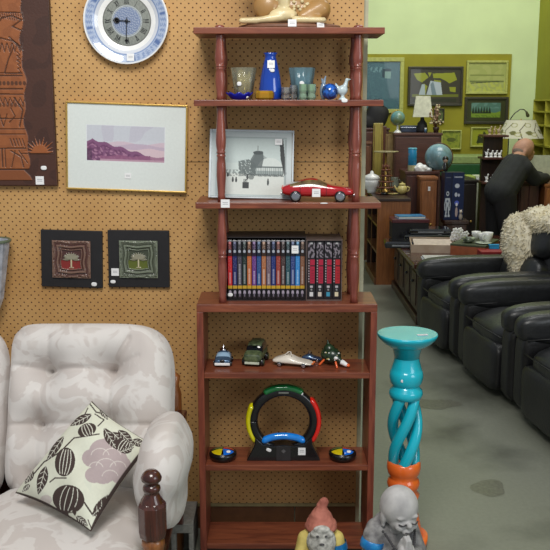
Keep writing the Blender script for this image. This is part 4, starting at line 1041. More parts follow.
# grey concrete block on floor between sofa and cabinet
g = G(187, 540, 0.06); M['concrete'] = simple('pale grey concrete', (134,132,124), 0.9, scale=80, bump=0.4)
t = thing('concrete_block', 'grey hollow concrete block on the floor between sofa and shelf unit', 'block', (P(186,530,2.97).x, 2.90, 0))
mb = MB(); mb.bx(-0.038,0.038,-0.06,0.12,0.10,0.135).bx(-0.038,-0.022,-0.06,0.12,0,0.10).bx(0.022,0.038,-0.06,0.12,0,0.10).bx(-0.022,0.022,0.02,0.12,0,0.10)
mb.build('block_body', M['concrete'], t, bevel=0.003)

# ============================================================ PEDESTAL
YP = 2.97; zp = lambda py: P(405, py, YP).z
pd = thing('pedestal', 'turquoise and orange carved pedestal stand with open twisted stem beside the shelf unit', 'pedestal', (P(405.6,400,YP).x, YP, 0))
M['turq'] = simple('glossy turquoise paint', (20,186,208), 0.22, coat=0.7, var=0.08, scale=6)
M['orangep'] = simple('glossy orange paint', (242,112,44), 0.22, coat=0.7, var=0.06, scale=6)
kx = YP/FPX/math.cos(TILT)*1.04
r_ = lambda w_: w_/2*kx*1.0
zt = zp(333)
MB().lathe([(r_(24),zp(357)-0.004),(r_(29),zp(347)),(r_(38),zp(347)+0.006),(r_(50),zp(342)+0.004),(r_(57.5),zt-0.012),(r_(59),zt-0.006),(r_(58.5),zt-0.001),(r_(57),zt)], n=48).build('top_plate', M['turq'], pd)
MB().lathe([(r_(25),zp(386)),(r_(31),zp(382)),(r_(33),zp(377)),(r_(33),zp(374)),(r_(31.5),zp(370.5)),(r_(30.5),zp(370)),(r_(29),zp(367)),(r_(25),zp(360)),(r_(23.5),zp(354)),(r_(25.5),zp(348)),(r_(27),zp(346))], n=40).build('neck', M['turq'], pd)
MB().lathe([(r_(22),zp(399)),(r_(31),zp(397)),(r_(33.5),zp(393)),(r_(32),zp(389.5)),(r_(27),zp(387)),(r_(26),zp(384))], n=40).build('ring', M['turq'], pd)
z0, z1 = zp(468), zp(393)
for k in range(4):
    pts = []
    for i in range(31):
        f = i/30; a = -R(20)+k*PI/2+f*R(170); rr = r_(21)*(0.9+0.25*math.sin(PI*f)); pts.append((rr*math.cos(a), rr*math.sin(a), z0+(z1-z0)*f))
    MB().tube(pts, r_(11), 12).build('twisted_strand', M['turq'], pd)
MB().lathe([(r_(26),0.0),(r_(46),0.0),(r_(52),0.01),(r_(52),0.035),(r_(44),zp(538)),(r_(38),zp(525)),(r_(30),zp(508)),(r_(30),zp(498)),(r_(33),zp(493)),(r_(26),zp(489)),(r_(31),zp(486)),(r_(33),zp(482)),(r_(30),zp(478)),(r_(26),zp(476)),(r_(32),zp(472)),(r_(34),zp(467)),(r_(33),zp(462)),(r_(29),zp(460)),(r_(24),zp(462)),(0.001,zp(464))], n=44).build('base', M['orangep'], pd)
tagp(pd, (0.046,-0.03,zt+0.0015), 0.036, 0.014, (R(-90),0,R(8))); tagp(pd, (-0.018,-r_(32)*.95,zp(376.5)), 0.016, 0.011, rnd=True)

# ============================================================ MONK STATUE
YM = 2.56
M['stone'] = simple('grey weathered stone', (158,156,154), 0.85, c2=(104,102,104), scale=35, bump=0.5)
M['stone_l'] = simple('pale grey stone', (198,196,194), 0.8, c2=(158,156,156), scale=14, bump=0.3)
M['stone_d'] = simple('dark grey stone', (70,68,70), 0.9)  # dark grey for face lines, beads, eyes and boots
mk = thing('monk_statue', 'small grey stone praying monk statue with blue tape on its arm, before the pedestal', 'statue', (P(392,540,YM).x, YM, 0), R(20))
hz = P(393,508,YM).z
mb = MB()
mb.ell((0.010,-0.02,hz+0.014), (0.058,0.062,0.064), rot=Matrix.Rotation(R(18),3,'X')); mb.ell((0.012,-0.04,hz-0.022), (0.043,0.040,0.036)); mb.ell((0.012,-0.072,hz-0.044), (0.018,0.012,0.012))
for s_ in (-1,1): mb.ell((0.012+s_*0.022,-0.066,hz-0.03), (0.015,0.014,0.014)); mb.ell((0.012+s_*0.054,-0.018,hz-0.016), (0.008,0.013,0.022)); mb.ell((0.012+s_*0.054,-0.02,hz-0.036), (0.006,0.007,0.01)); mb.ell((0.012+s_*0.02,-0.073,hz+0.0), (0.015,0.008,0.006))
mb.ell((0.012,-0.083,hz-0.022), (0.009,0.012,0.010)); mb.caps((0,0,hz-0.07), (0.01,-0.01,hz-0.03), 0.03, 0.028)
mb.build('head', M['stone_l'], mk, remesh=0.003, smooth_it=2)
mb = MB()
for s_ in (-1,1):
    mb.tube([(0.012+s_*0.009,-0.0835,hz-0.017),(0.012+s_*0.02,-0.0835,hz-0.0215),(0.012+s_*0.032,-0.077,hz-0.016)], 0.0024, 6)
mb.tube([(0.0,-0.084,hz-0.043),(0.012,-0.0865,hz-0.046),(0.024,-0.084,hz-0.043)], 0.002, 6)
mb.build('face_line', M['stone_d'], mk)
mb = MB()
for s_ in (-1,1): mb.caps((0.012+s_*0.004,-0.084,hz-0.05), (0.012+s_*0.004,-0.084,hz-0.05), 0.004, 0.004)
mb = MB(); mb.sq((0,0,0.03), (0.20,0.18,0.06), 4, 10); mb.ell((0,0.005,0.10), (0.088,0.078,0.09)); mb.ell((0,0.01,0.18), (0.068,0.055,0.11)); mb.caps((-0.045,0.012,0.258), (0.045,0.012,0.250), 0.036, 0.034); mb.caps((-0.02,0.015,0.275),(0.02,0.015,0.275),0.034,0.034)
for s_ in (-1,1):
    mb.caps((s_*0.062,0.008,0.245), (s_*0.080,-0.02,0.165), 0.030, 0.032); mb.caps((s_*0.080,-0.02,0.165), (s_*0.026,-0.072,0.205), 0.032, 0.024); mb.caps((s_*0.04,-0.02,0.05), (s_*0.08,-0.05,0.05), 0.045, 0.045)
    mb.caps((s_*0.072,-0.02,0.15), (s_*0.04,-0.06,0.12), 0.032, 0.028)
mb.build('robed_body', M['stone'], mk, remesh=0.004, smooth_it=3)
mb = MB()
for s_ in (-1,1):
    for k in range(4): mb.caps((s_*0.008,-0.088-0.007*k+0.012,0.215-0.003*k), (s_*0.004,-0.092-0.006*k+0.012,0.262-0.004*abs(k-1)), 0.0065, 0.005)
    mb.caps((s_*0.012,-0.068,0.225), (s_*0.008,-0.076,0.25), 0.0065, 0.005); mb.ell((s_*0.011,-0.085,0.215), (0.012,0.018,0.022))
mb.v = [(x*1.15, y*1.02-.004, z+.011) for x, y, z in mb.v]; mb.build('praying_hand', M['stone_l'], mk, remesh=0.002, smooth_it=1)
for s_ in (-1, 1):
    mb = MB()
    for i in range(14):
        f = i/13; mb.ell((s_*(0.052-0.030*f), -0.040-0.052*f**.7, 0.275-0.060*f), (0.0042,0.0045,0.0042), n=4)
    mb.build('bead_strand', M['stone_d'], mk)
mb = MB(); q = Matrix.Rotation(R(16),3,'Y')
M['tape'] = simple('blue tape', (30,140,205), 0.35, c2=(20,110,180), scale=50, coat=0.3)
mb.lathe([(0.033,-0.014),(0.0350,-0.012),(0.0365,0.0),(0.0352,0.012),(0.033,0.014)], (-0.070,-0.004,0.222), 20, 0, q, cap=False)
mb.build('blue_tape', M['tape'], mk)

# ============================================================ GNOME STATUE
YG = 2.6
gn = thing('gnome_statue', 'weathered garden gnome with faded pink pointed hat, white beard and yellow coat', 'statue', (P(321,530,YG).x, YG, 0))
zg = lambda py: P(321,py,YG).z
M['gskin'] = simple('faded skin paint', (190,160,140), 0.8, c2=(150,126,110), scale=60)
M['ghat'] = simple('faded pink red hat paint', (196,122,104), 0.8, c2=(160,92,78), scale=20, bump=0.4)
M['gbeard'] = simple('weathered white beard', (208,206,198), 0.9, c2=(140,138,132), scale=60, bump=0.8)
M['gcoat'] = simple('faded yellow coat', (226,206,120), 0.8, c2=(196,172,90), scale=30, bump=0.4)
mb = MB(); b0 = zg(527.5)
hatp = [(0.049,b0-0.004),(0.051,b0+0.004),(0.045,b0+0.020),(0.035,b0+0.036),(0.025,b0+0.054),(0.017,b0+0.068),(0.014,b0+0.078)]
mb.lathe(hatp, (0,0.005,0), 24); mb.ell((0.008,0.003,b0+0.081), (0.0155,0.015,0.0165)); mb.caps((0.0,0.004,b0+0.056),(0.006,0.003,b0+0.08), 0.019, 0.014)
mb.build('pointed_hat', M['ghat'], gn, remesh=0.003, smooth_it=3, disp=(0.025, 0.010))
mb = MB(); mb.ell((0,0,b0-0.008), (0.037,0.036,0.036)); mb.ell((0,-0.038,b0-0.012), (0.008,0.008,0.008))
for s_ in (-1,1): mb.ell((s_*0.036,0,b0-0.012), (0.007,0.009,0.011)); mb.ell((s_*0.016,-0.03,b0-0.02), (0.011,0.01,0.008))
mb.build('head', M['gskin'], gn, remesh=0.003, smooth_it=1)
mb = MB(); rr = random.Random(4)
mb.ell((0,-0.022,b0-0.035), (0.046,0.036,0.048)); mb.ell((0,-0.02,b0-0.09), (0.028,0.022,0.04))
for i in range(60):
    a = rr.uniform(-1.2,1.2); z_ = rr.uniform(-0.085,0.0); rx = 0.040*math.sqrt(max(.2,1-((z_+0.03)/0.08)**2))
    p0_ = Vector((rx*math.sin(a), -0.012-0.036*math.cos(a), b0+z_-0.005)); mb.caps(p0_, p0_+Vector((rr.uniform(-.006,.006),-0.001,-0.014)), 0.0055, 0.003)
for s_ in (-1,1): mb.caps((s_*0.004,-0.046,b0-0.024), (s_*0.024,-0.042,b0-0.033), 0.008, 0.005); mb.caps((s_*0.006,-0.036,b0+0.004), (s_*0.024,-0.03,b0+0.002), 0.006, 0.005)
mb.ell((0,-0.040,b0+0.012), (0.026,0.014,0.014)); mb.ell((0,-0.036,b0-0.004), (0.036,0.018,0.02))
mb.build('beard', M['gbeard'], gn, remesh=0.0028, smooth_it=0)
mb = MB()
for s_ in (-1,1): mb.ell((s_*0.013,-0.054,b0-0.003), (0.0045,0.004,0.003), n=4)
mb.ell((0.0,-0.060,b0-0.026), (0.008,0.004,0.003), n=5)
mb.build('painted_eyes_and_mouth', M['stone_d'], gn)
mb = MB(); zs = b0-0.032
mb.ell((0,0.008,zs-0.075), (0.06,0.052,0.085)); mb.caps((-0.04,0.005,zs), (0.04,0.005,zs), 0.024, 0.024); mb.lathe([(0.062,0.09),(0.066,0.10),(0.058,0.16)], (0,0.006,0), 24)
for s_ in (-1,1): mb.caps((s_*0.05,0.004,zs-0.004), (s_*0.066,-0.01,zs-0.075), 0.023, 0.022); mb.caps((s_*0.066,-0.01,zs-0.075), (s_*0.026,-0.058,zs-0.085), 0.021, 0.016)
mb.build('coat', M['gcoat'], gn, remesh=0.004, smooth_it=3)
mb = MB()
for s_ in (-1,1):
    mb.ell((s_*0.012,-0.064,zs-0.085), (0.014,0.013,0.014))
    for k in range(4): mb.caps((s_*0.014,-0.074,zs-0.077-0.006*k), (s_*0.002,-0.079,zs-0.078-0.006*k), 0.004, 0.0035)
    mb.caps((s_*0.014,-0.066,zs-0.075), (s_*0.006,-0.072,zs-0.068), 0.0045, 0.0035)
mb.build('clasped_hand', M['gskin'], gn, remesh=0.002)
mb = MB()
for s_ in (-1,1): mb.caps((s_*0.028,0.005,0.02), (s_*0.028,0.005,0.11), 0.026, 0.03)
mb.build('trousers', simple('faded green trousers', (70,90,60), 0.8), gn)
mb = MB()
for s_ in (-1,1): mb.ell((s_*0.03,-0.02,0.022), (0.026,0.044,0.022), fn=lambda a: Vector((a.x,a.y,max(a.z,-0.02))))
mb.build('boots', M['stone_d'], gn)
mb = MB(); q = Matrix.Rotation(R(14),3,'Y') 
mb.lathe([(0.0265,-0.012),(0.027,0),(0.0265,0.012)], (0.056,0.0,zs-0.028), 18, 0, q.inverted(), cap=False); mb.build('blue_tape', M['tape'], gn)
# ============================================================ BLACK RECLINERS
def recliner():
    t = thing('recliner_armchair', 'x', 'armchair')
    W2 = 0.40
    MB().bx(0.10, 0.86, -0.30, 0.30, 0.04, 0.27).build('base', M['leather'], t, bevel=0.02, seg=3)
    for x in (0.14, 0.8):
        for y in (-0.33, 0.33): MB().lathe([(0.02,0),(0.025,0.045)], (x,y,0), 12).build('foot', M['black'], t)
    mb = MB(); mb.sq((0.075,0,0.175), (0.12,0.50,0.26), 7, 12); mb.build('footrest', M['leather'], t, disp=(0.15,0.01))
    mb = MB(); mb.sq((0.36,0,0.32), (0.64,0.50,0.17), 5, 14, fn=lambda a: a+Vector((0,0,(-0.03*max(0,-(a.x+0.15))/0.2)+0.012*math.cos(a.y*6)))); mb.build('seat_cushion', M['leather2'], t, disp=(0.12,0.012))
    MB().tube([(0.045,-0.26,0.345),(0.03,-0.1,0.35),(0.03,0.1,0.35),(0.045,0.26,0.345)], 0.004, 6).build('seat_piping', M['leather'], t)
    for s_ in (-1, 1):
        mb = MB(); mb.sq((0.46, s_*0.322, 0.235), (0.84,0.13,0.42), 9, 12); o = mb.build('arm_panel', M['leather'], t)
        mb = MB(); mb.sq((0.44, s_*0.318, 0.455), (0.84,0.155,0.175), 3.6, 14); mb.build('arm_pad', M['leather2'], t, disp=(0.10,0.006))
        MB().tube([(0.05,s_*0.318-0.066,0.41),(0.3,s_*0.318-0.074,0.42),(0.78,s_*0.318-0.074,0.42)], 0.004, 6).build('arm_piping', M['leather'], t)
    q = Matrix.Rotation(R(16), 3, 'Y')
    mb = MB(); mb.sq((0.76,0,0.52), (0.22,0.55,0.56), 6, 12, rot=q); mb.build('backrest', M['leather'], t)
    mb = MB(); mb.sq((0.63,0,0.47), (0.17,0.53,0.26), 3.5, 12, rot=q); mb.build('lumbar_cushion', M['leather2'], t, disp=(0.1,0.012))
    mb = MB(); mb.sq((0.72,0,0.71), (0.20,0.56,0.28), 3.2, 12, rot=q); mb.build('headrest_cushion', M['leather2'], t, disp=(0.1,0.012))
    return t
r0 = recliner(); 
fA, fB = G(503,412), G(450,367)
dirv = (fB-fA).normalized(); pitch = 0.81; ang = math.atan2(dirv.x, dirv.y)
labs = ['black leather recliner armchair nearest the camera, cut off by the right edge', 'black leather recliner armchair, the middle one of the row', 'black leather recliner armchair farthest away in the row, beside the dark low table']
for i in range(3):
    o = r0 if i == 0 else dup(r0)
    c_ = fA+dirv*pitch*(i-0.5)
    o.location = (c_.x-0.01, c_.y, 0); o.rotation_euler = (0,0,-ang); o['label'] = labs[i]; o['group'] = 'row of black recliners'
# sheepskin over the back of the far recliner
c_ = fA+dirv*pitch*1.5
fl = thing('sheepskin_throw', 'shaggy cream sheepskin draped over the backrest of a black recliner', 'throw', (c_.x+0.70, c_.y+0.06, 0.36), -ang)
M['fleece'] = simple('cream fleece', (236,228,206), 0.95, c2=(214,202,170), scale=25)
mb = MB()
mb.sq((0.06,0.0,0.44), (0.30,0.60,0.17), 2.6, 14, fn=lambda a: a+Vector((0,0,0.015*math.sin(a.y*22)))); mb.sq((-0.07,0.13,0.31), (0.20,0.40,0.34), 2.4, 14, rot=Matrix.Rotation(R(18),3,'Y'), fn=lambda a: Vector((a.x, a.y*(1+1.3*a.z)+0.35*a.z, a.z))); mb.sq((0.17,0.08,0.32), (0.14,0.4,0.3), 3, 12); mb.ell((-0.12,0.03,0.19), (0.06,0.09,0.11)); mb.ell((-0.15,-0.01,0.10), (0.035,0.04,0.09))
base = MB(); base.v, base.f, base.m, base.s = list(mb.v), list(mb.f), list(mb.m), list(mb.s)
rr = random.Random(8); vsn = [Vector(v) for v in mb.v]; fcs = list(mb.f)
for _ in range(4200):
    f = fcs[rr.randrange(len(fcs))]; a, b_, c2_ = vsn[f[0]], vsn[f[1]], vsn[f[2]]
    n_ = (b_-a).cross(c2_-a)
    if n_.length < 1e-9: continue
    n_.normalize(); u, v = rr.random(), rr.random(); p_ = a+(b_-a)*u+(vsn[f[3]]-a)*v
    if n_.x > 0.8: continue
    L = rr.uniform(0.012, 0.028); d = (n_*0.7+Vector((rr.uniform(-.5,.5), rr.uniform(-.5,.5), rr.uniform(-0.9,.2)))).normalized()
    s1 = d.orthogonal().normalized()*rr.uniform(0.003,0.006); s2 = d.cross(s1)
    q0 = p_-d*0.006; q1 = p_+d*L*.6; q2 = p_+d*L+Vector((0,0,-L*.35))
    vs = [q0+s1, q0-s1*.5+s2, q0-s1*.5-s2, q1+s1*.7, q1-s1*.35+s2*.7, q1-s1*.35-s2*.7, q2]
    mb.add(vs, [(0,1,4,3),(1,2,5,4),(2,0,3,5),(3,4,6),(4,5,6),(5,3,6)], 0, True)
mb.build('fleece', M['fleece'], fl)

# ============================================================ DARK LOW TABLE AND ITS LOAD
TY0, TY1, TZ, TX = 6.17, 7.55, 0.445, P(424,268,6.17).x
TX0 = 0.985; TX1 = 2.15
tb = thing('low_table', 'long dark polished wooden low cabinet table behind the recliners', 'table', ((TX0+TX1)/2, (TY0+TY1)/2, 0)); lx, ly = (TX1-TX0)/2, (TY1-TY0)/2
MB().bx(-lx-0.02, lx, -ly-0.02, ly, TZ-0.035, TZ).build('table_top', wood('dark red brown table top', (82,44,34), (56,32,26), 'y', rough=0.25, coat=0.5), tb, bevel=0.006)
MB().bx(-lx+0.04, lx, -ly+0.04, ly, 0.05, TZ-0.035).build('carcass', M['darkwood'], tb)
MB().bx(-lx+0.01, lx, -ly+0.02, ly, 0.0, 0.06).build('plinth', M['darkwood'], tb, bevel=0.005)
for i in range(4):
    y0 = -ly+0.06+i*(2*ly-0.1)/4; y1 = y0+(2*ly-0.1)/4-0.02
    mb = MB(); mb.bx(-lx+0.022, -lx+0.042, y0, y1, 0.08, TZ-0.05); o = mb.build('door', M['darkwood_z'], tb, bevel=0.004)
    mb = MB(); mb.bx(-lx+0.015, -lx+0.023, y0+0.05, y1-0.05, 0.12, TZ-0.09); mb.build('door_panel', M['darkwood'], o, bevel=0.004)
    MB().ell((-lx+0.008, (y0+y1)/2, TZ-0.16), (0.012,0.012,0.012), n=6).build('knob', M['black'], o)
def on(px, py, z=TZ): g = G(px, py, z); return g
# cardboard tray box with magazines
g = on(436, 249)
M['tray'] = simple('pale pinkish card', (196,176,156), 0.7, c2=(178,154,132), scale=12)
t = thing('cardboard_tray', 'shallow open pale cardboard box on the low table', 'box', (g.x-0.03, g.y-0.02, TZ), R(-6))
mb = MB(); a_, b_ = 0.17, 0.17; h_ = 0.06
mb.bx(-a_,a_,-b_,b_,0,0.006).bx(-a_,a_,-b_,-b_+0.006,0.006,h_).bx(-a_,a_,b_-0.006,b_,0.006,h_+0.01).bx(-a_,-a_+0.006,-b_+.006,b_-.006,0.006,h_).bx(a_-0.006,a_,-b_+.006,b_-.006,0.006,h_-0.02); mb.build('tray_wall', M['tray'], t)
MB().box((0.0,0,0.050), (0.29,0.29,0.004), 0, Matrix.Rotation(R(3),3,'X')).build('top_sheet', simple('pale paper', (214,196,184), 0.5), t)
g = on(446, 257.5)
for k, (cc, dx, lb) in enumerate((((170,172,176), 0, 'grey magazine at the bottom of the pile in front of the cardboard tray'), ((200,200,198), 0.012, 'pale magazine on top of the pile in front of the cardboard tray'))):
    t = thing('magazine', lb, 'magazine', (g.x-0.04+dx, TY0+0.16, TZ+k*0.010), R(-4+3*k)); MB().bx(-0.15,0.15,-0.085,0.085,0,0.0095).build('pages', simple('magazine paper', cc, 0.4, var=0.2, scale=14), t, bevel=0.002)
# laptops and printer slabs
def slab(name, label, cat, px, Y, w_, d_, h_, z, mat, rz=0, extra=None):
    p_ = P(px, 230, Y); t = thing(name, label, cat, (p_.x, Y, z), rz)
    MB().bx(-w_/2,w_/2,-d_/2,d_/2,0,h_).build('casing', mat, t, bevel=min(h_*.3,0.01)); 
    if extra: extra(t, w_, d_, h_)
    return t
M['gloss'] = simple('glossy black casing', (14,16,24), 0.12, coat=1)
def lid(t, w_, d_, h_):
    MB().bx(-w_*.44,w_*.44,-d_*.42,d_*.42,h_,h_+0.004).build('lid', M['gloss'], t, bevel=0.002); MB().bx(-w_*.3,w_*.3,-d_/2-0.001,-d_/2+0.002,h_*.35,h_*.6).build('front_slot', simple('silver strip', (150,154,160), 0.3), t)
slab('laptop', 'closed glossy black laptop lying at the left of the low table', 'laptop', 402, 6.95, 0.27, 0.22, 0.045, TZ, M['gloss'], R(-4), lid)
slab('disc_player', 'flat black player with silver front at the middle of the low table', 'electronics', 426, 7.25, 0.40, 0.26, 0.06, TZ, M['gloss'], R(3), lid)
slab('laptop', 'thin black laptop on top of the flat black player', 'laptop', 429, 7.28, 0.34, 0.22, 0.035, TZ+0.064, M['gloss'], R(-2), lid)
# ceramics, boxes
t = thing('book_box', 'orange brown wooden box lying on the low table under the white china', 'box', (P(474,246,6.65).x, 6.62, TZ), R(-28)); MB().bx(-0.13,0.13,-0.19,0.19,0,0.075).build('box_body', simple('orange brown', (150,80,46), 0.5), t, bevel=0.004); MB().bx(-0.132,0.132,-0.192,0.192,0.075,0.09).build('lid', simple('dark green tray', (66,74,50), 0.5), t, bevel=0.003)
t = thing('red_box', 'dull red box on the low table beside the sheepskin', 'box', (P(493,254,6.32).x, 6.36, TZ), R(0)); MB().bx(-0.09,0.09,-0.07,0.07,0,0.052).build('box_body', simple('dull red card', (132,34,38), 0.5), t, bevel=0.003); MB().bx(-0.092,0.092,-0.072,0.072,0.052,0.065).build('lid', simple('dull red card lid', (150,40,44), 0.5), t, bevel=0.003)
t = thing('blue_box', 'small bright blue box on the red box', 'box', (P(493,246,6.45).x, 6.42, TZ+0.065)); MB().bx(-0.035,0.035,-0.015,0.015,0,0.03).bx(-0.037,0.037,-0.017,0.017,0.024,0.032).build('box_body', simple('bright blue', (40,160,220), 0.4), t, bevel=0.002)
def cup(px, Y, z, label, r=0.035, h=0.055, mat=None, name='china_cup'):
    t = thing(name, label, 'cup', (P(px,240,Y).x, Y, z), random.uniform(0,6), 'white china on the low table')
    MB().lathe([(r*.5,0),(r*.6,0.004),(r*.9,h*.6),(r,h),(r*.92,h),(r*.8,h*.6),(0.001,0.008)], n=20).build('bowl', mat or M['white'], t)
    MB().tube([(r*.9,0,h*.8),(r*1.5,0,h*.75),(r*1.55,0,h*.4),(r*.75,0,h*.25)], 0.004, 6).build('handle', mat or M['white'], t)
cup(476, 6.75, TZ+0.09, 'white china cup at the middle of the china group'); cup(483, 6.62, TZ+0.09, 'white china cup right of the green bowl', 0.04, 0.06); cup(487.5, 6.56, TZ+0.09, 'white china cup nearest the sheepskin', 0.04, 0.075)
t = thing('china_bowl', 'dark green patterned bowl among the white china', 'bowl', (P(467.5,240,6.6).x, 6.56, TZ+0.09)); MB().lathe([(0.02,0),(0.04,0.01),(0.055,0.035),(0.05,0.036),(0.03,0.012),(0.001,0.01)], n=20).build('bowl', simple('dark green glaze', (44,56,40), 0.2, coat=0.7, c2=(170,180,160), scale=40), t)
t = thing('china_plate', 'pale saucer lying at the front of the china group', 'plate', (P(485,248,6.45).x, 6.50, TZ+0.09)); MB().lathe([(0.03,0),(0.06,0.008),(0.058,0.01),(0.001,0.004)], n=24).build('dish', simple('pale green china', (196,206,186), 0.3, coat=0.5), t)
t = thing('flower_ornament', 'white porcelain flower cluster ornament at the left of the china group', 'ornament', (P(460.5,240,6.85).x, 6.85, TZ))
mb = MB(); rr = random.Random(3); mb.lathe([(0.05,0),(0.05,0.02),(0.02,0.05)], n=12)
for i in range(11):
    c_ = Vector((rr.uniform(-.06,.06), rr.uniform(-.03,.03), rr.uniform(0.05,.15)))
    for k in range(5): a = k*1.256; mb.ell(c_+Vector((0.014*math.cos(a), -0.006, 0.014*math.sin(a))), (0.010,0.006,0.010), n=4)
    mb.caps((0,0,0.03), c_, 0.004, 0.004)
mb.build('petals', M['white'], t)

# brown column plinth with blue box
t = thing('wooden_plinth', 'square brown wooden plinth standing behind the low table', 'plinth', (P(455,225,7.75).x, 7.77, 0)); MB().bx(-0.085,0.085,-0.085,0.085,0,0.52).build('column', wood('plinth wood',(84,54,40),(60,38,30),'z'), t); MB().bx(-0.105,0.105,-0.10,0.10,0.52,0.555).build('cap', M['darkwood'], t, bevel=0.006)
pz = 0.555
t = thing('toy_robot_box', 'dark blue toy box printed with a white robot figure on the wooden plinth', 'box', (P(452,200,7.77).x, 7.77, pz), R(8))
BH = P(452,172,7.77).z-pz; BW = 0.176
MB().bx(-BW/2,BW/2,-0.05,0.05,0,BH).build('carton', simple('dark blue card', (20,26,50), 0.4), t, bevel=0.002)
c = Cv(441,172,462,215,120,(26,36,78)); c.fill(c.rect(449,172,462,215), (28,42,88)); c.fill(c.rect(448.4,172,449.2,215), (16,20,44))
c.fill(c.rect(451,175.5,460,176.6)&(np.sin(c.X*6) > -.4), (190,196,220)); c.fill(c.rect(442,176,447,176.8), (90,96,120))
c.fill(c.ell(454.5,184,2.6,2), (200,206,225)); c.fill(c.ell(453.5,192,1.5,2), (200,206,225)); c.fill(c.ell(456.5,192.5,1.2,1.4), (190,196,220)); c.fill(c.ell(454.5,199.5,2.4,2), (90,110,220)); c.fill(c.ell(454.5,201,1.2,1.6), (230,230,240))
W_ = (196,204,220); c.fill(c.ell(444.5,191,1.6,2.1), W_); c.fill(c.ell(444.5,191,.8,1.1), (26,34,60)); c.fill(c.poly([(442.8,195),(446.4,195),(446,203),(443,203)]), W_); c.fill(c.ell(444.5,198,1,1.2), (90,100,130)); c.fill(c.line([(442.6,195.5),(441.6,201),(442,206)], 1), W_); c.fill(c.line([(446.5,195.5),(447.5,201),(447,206)], 1), W_); c.fill(c.line([(443.6,203),(443,211)], 1.3), W_); c.fill(c.line([(445.6,203),(446.2,211)], 1.3), W_); c.fill(c.rect(442,210.5,444.2,212.4)|c.rect(445.2,210.5,447.4,212.4), W_)
c.fill(c.ell(454.5,208,1.4,4.5), (190,170,170)); c.fill(c.ell(459,210,1.4,3.2), (120,124,150))
c.mesh('printed_front', M['attrgloss'], BW-0.004, BH-0.004, t, loc=(0,-0.0512,BH/2))
t = thing('dog_figurine', 'small white and grey figurine in front of the blue toy box', 'figurine', (P(456,215,7.69).x+0.04, 7.695, pz)); MB().ell((0,0,0.03),(0.016,0.014,0.03)).ell((0,-0.004,0.072),(0.014,0.013,0.015)).ell((-0.008,0,0.088),(0.004,0.004,0.008)).ell((0.008,0,0.088),(0.004,0.004,0.008)).build('body', simple('off white china', (176,166,158), 0.4), t, remesh=0.004)

# ============================================================ CABINETS BEHIND
def cab(name, label, px0, px1, pyt, Y, depth, mat, z0=0.0, cat='cabinet', doors=2, topmat=None):
    a_, b_ = P(px0, pyt, Y), P(px1, pyt, Y); H = a_.z-z0; w_ = b_.x-a_.x
    t = thing(name, label, cat, ((a_.x+b_.x)/2, Y+depth/2, z0))
    MB().bx(-w_/2+0.01,w_/2-0.01,-depth/2+0.012,depth/2,0,H-0.025).build('carcass', mat, t, bevel=0.002)
    MB().bx(-w_/2,w_/2,-depth/2,depth/2,H-0.025,H).build('top', topmat or mat, t, bevel=0.004)
    for i in range(doors):
        x0 = -w_/2+0.02+i*(w_-0.04)/doors; x1 = x0+(w_-0.04)/doors-0.008
        o = MB().bx(x0,x1,-depth/2-0.002,-depth/2+0.012,0.05,H-0.04).build('door', mat, t, bevel=0.003)
        MB().ell((x1-0.03 if i == 0 else x0+0.03,-depth/2-0.012,H*.55),(0.01,0.01,0.01),n=5).build('knob', M['gold'], o)
    return t, H
M['redbrown'] = wood('dull red brown veneer', (92,56,46), (74,44,36), 'x')
M['redbrown2'] = wood('dark red veneer', (84,46,36), (62,34,28), 'z')
sid, hs = cab('sideboard', 'dark red brown low sideboard carrying the large globe and blue tin', 405, 440, 171.5, 8.05, 0.42, M['redbrown2'])
sid_top = hs
wr_, hw2 = cab('wardrobe_chest', 'tall dull brown wooden chest carrying the pale lamp and small globe', 394, 443, 133, 8.62, 0.40, M['redbrown'], doors=1)
t, hh = cab('orange_cabinet', 'narrow orange brown wooden cabinet left of the blue toy box', 420, 438.5, 177, 7.82, 0.20, M['orangewood'], doors=1)
tagp(t, (-0.0, -0.116, hh-0.10), 0.02, 0.036)
# big globe
gz = sid_top; GY = 8.16; gp = P(438.5, 157.5, GY)
M['globe'] = simple('globe pale blue', (126,164,178), 0.35, coat=0.5, c2=(92,120,124), scale=9, dist=0.6)
t = thing('desk_globe', 'large pale blue desk globe on the low sideboard', 'globe', (gp.x, GY, gz))
rg = 13.6*GY/FPX; gc = gp.z-gz
MB().ell((0,0,gc),(rg,rg,rg),n=14).build('sphere', M['globe'], t)
MB().tube([(rg*1.04*math.sin(a),0,gc+rg*1.04*math.cos(a)) for a in [R(-15+200*i/20) for i in range(21)]], 0.005, 6).build('meridian_arm', M['midwood'], t)
MB().lathe([(0.07,0),(0.07,0.008),(0.02,0.015),(0.012,max(0.02,gc-rg))], n=20).build('stand', M['midwood'], t)
t = thing('toy_figure', 'small dark haired figure in dark blue standing before the large globe', 'figurine', (P(446,160,7.72).x, 7.74, pz+BH)); MB().caps((0,0,0.03),(0,0,0.07),0.026,0.02).build('dress', M['gloss'], t); MB().ell((0,0,0.10),(0.02,0.02,0.022)).build('head', M['gskin'], t); MB().ell((0,0.006,0.112),(0.026,0.024,0.026)).build('hair', M['black'], t); 
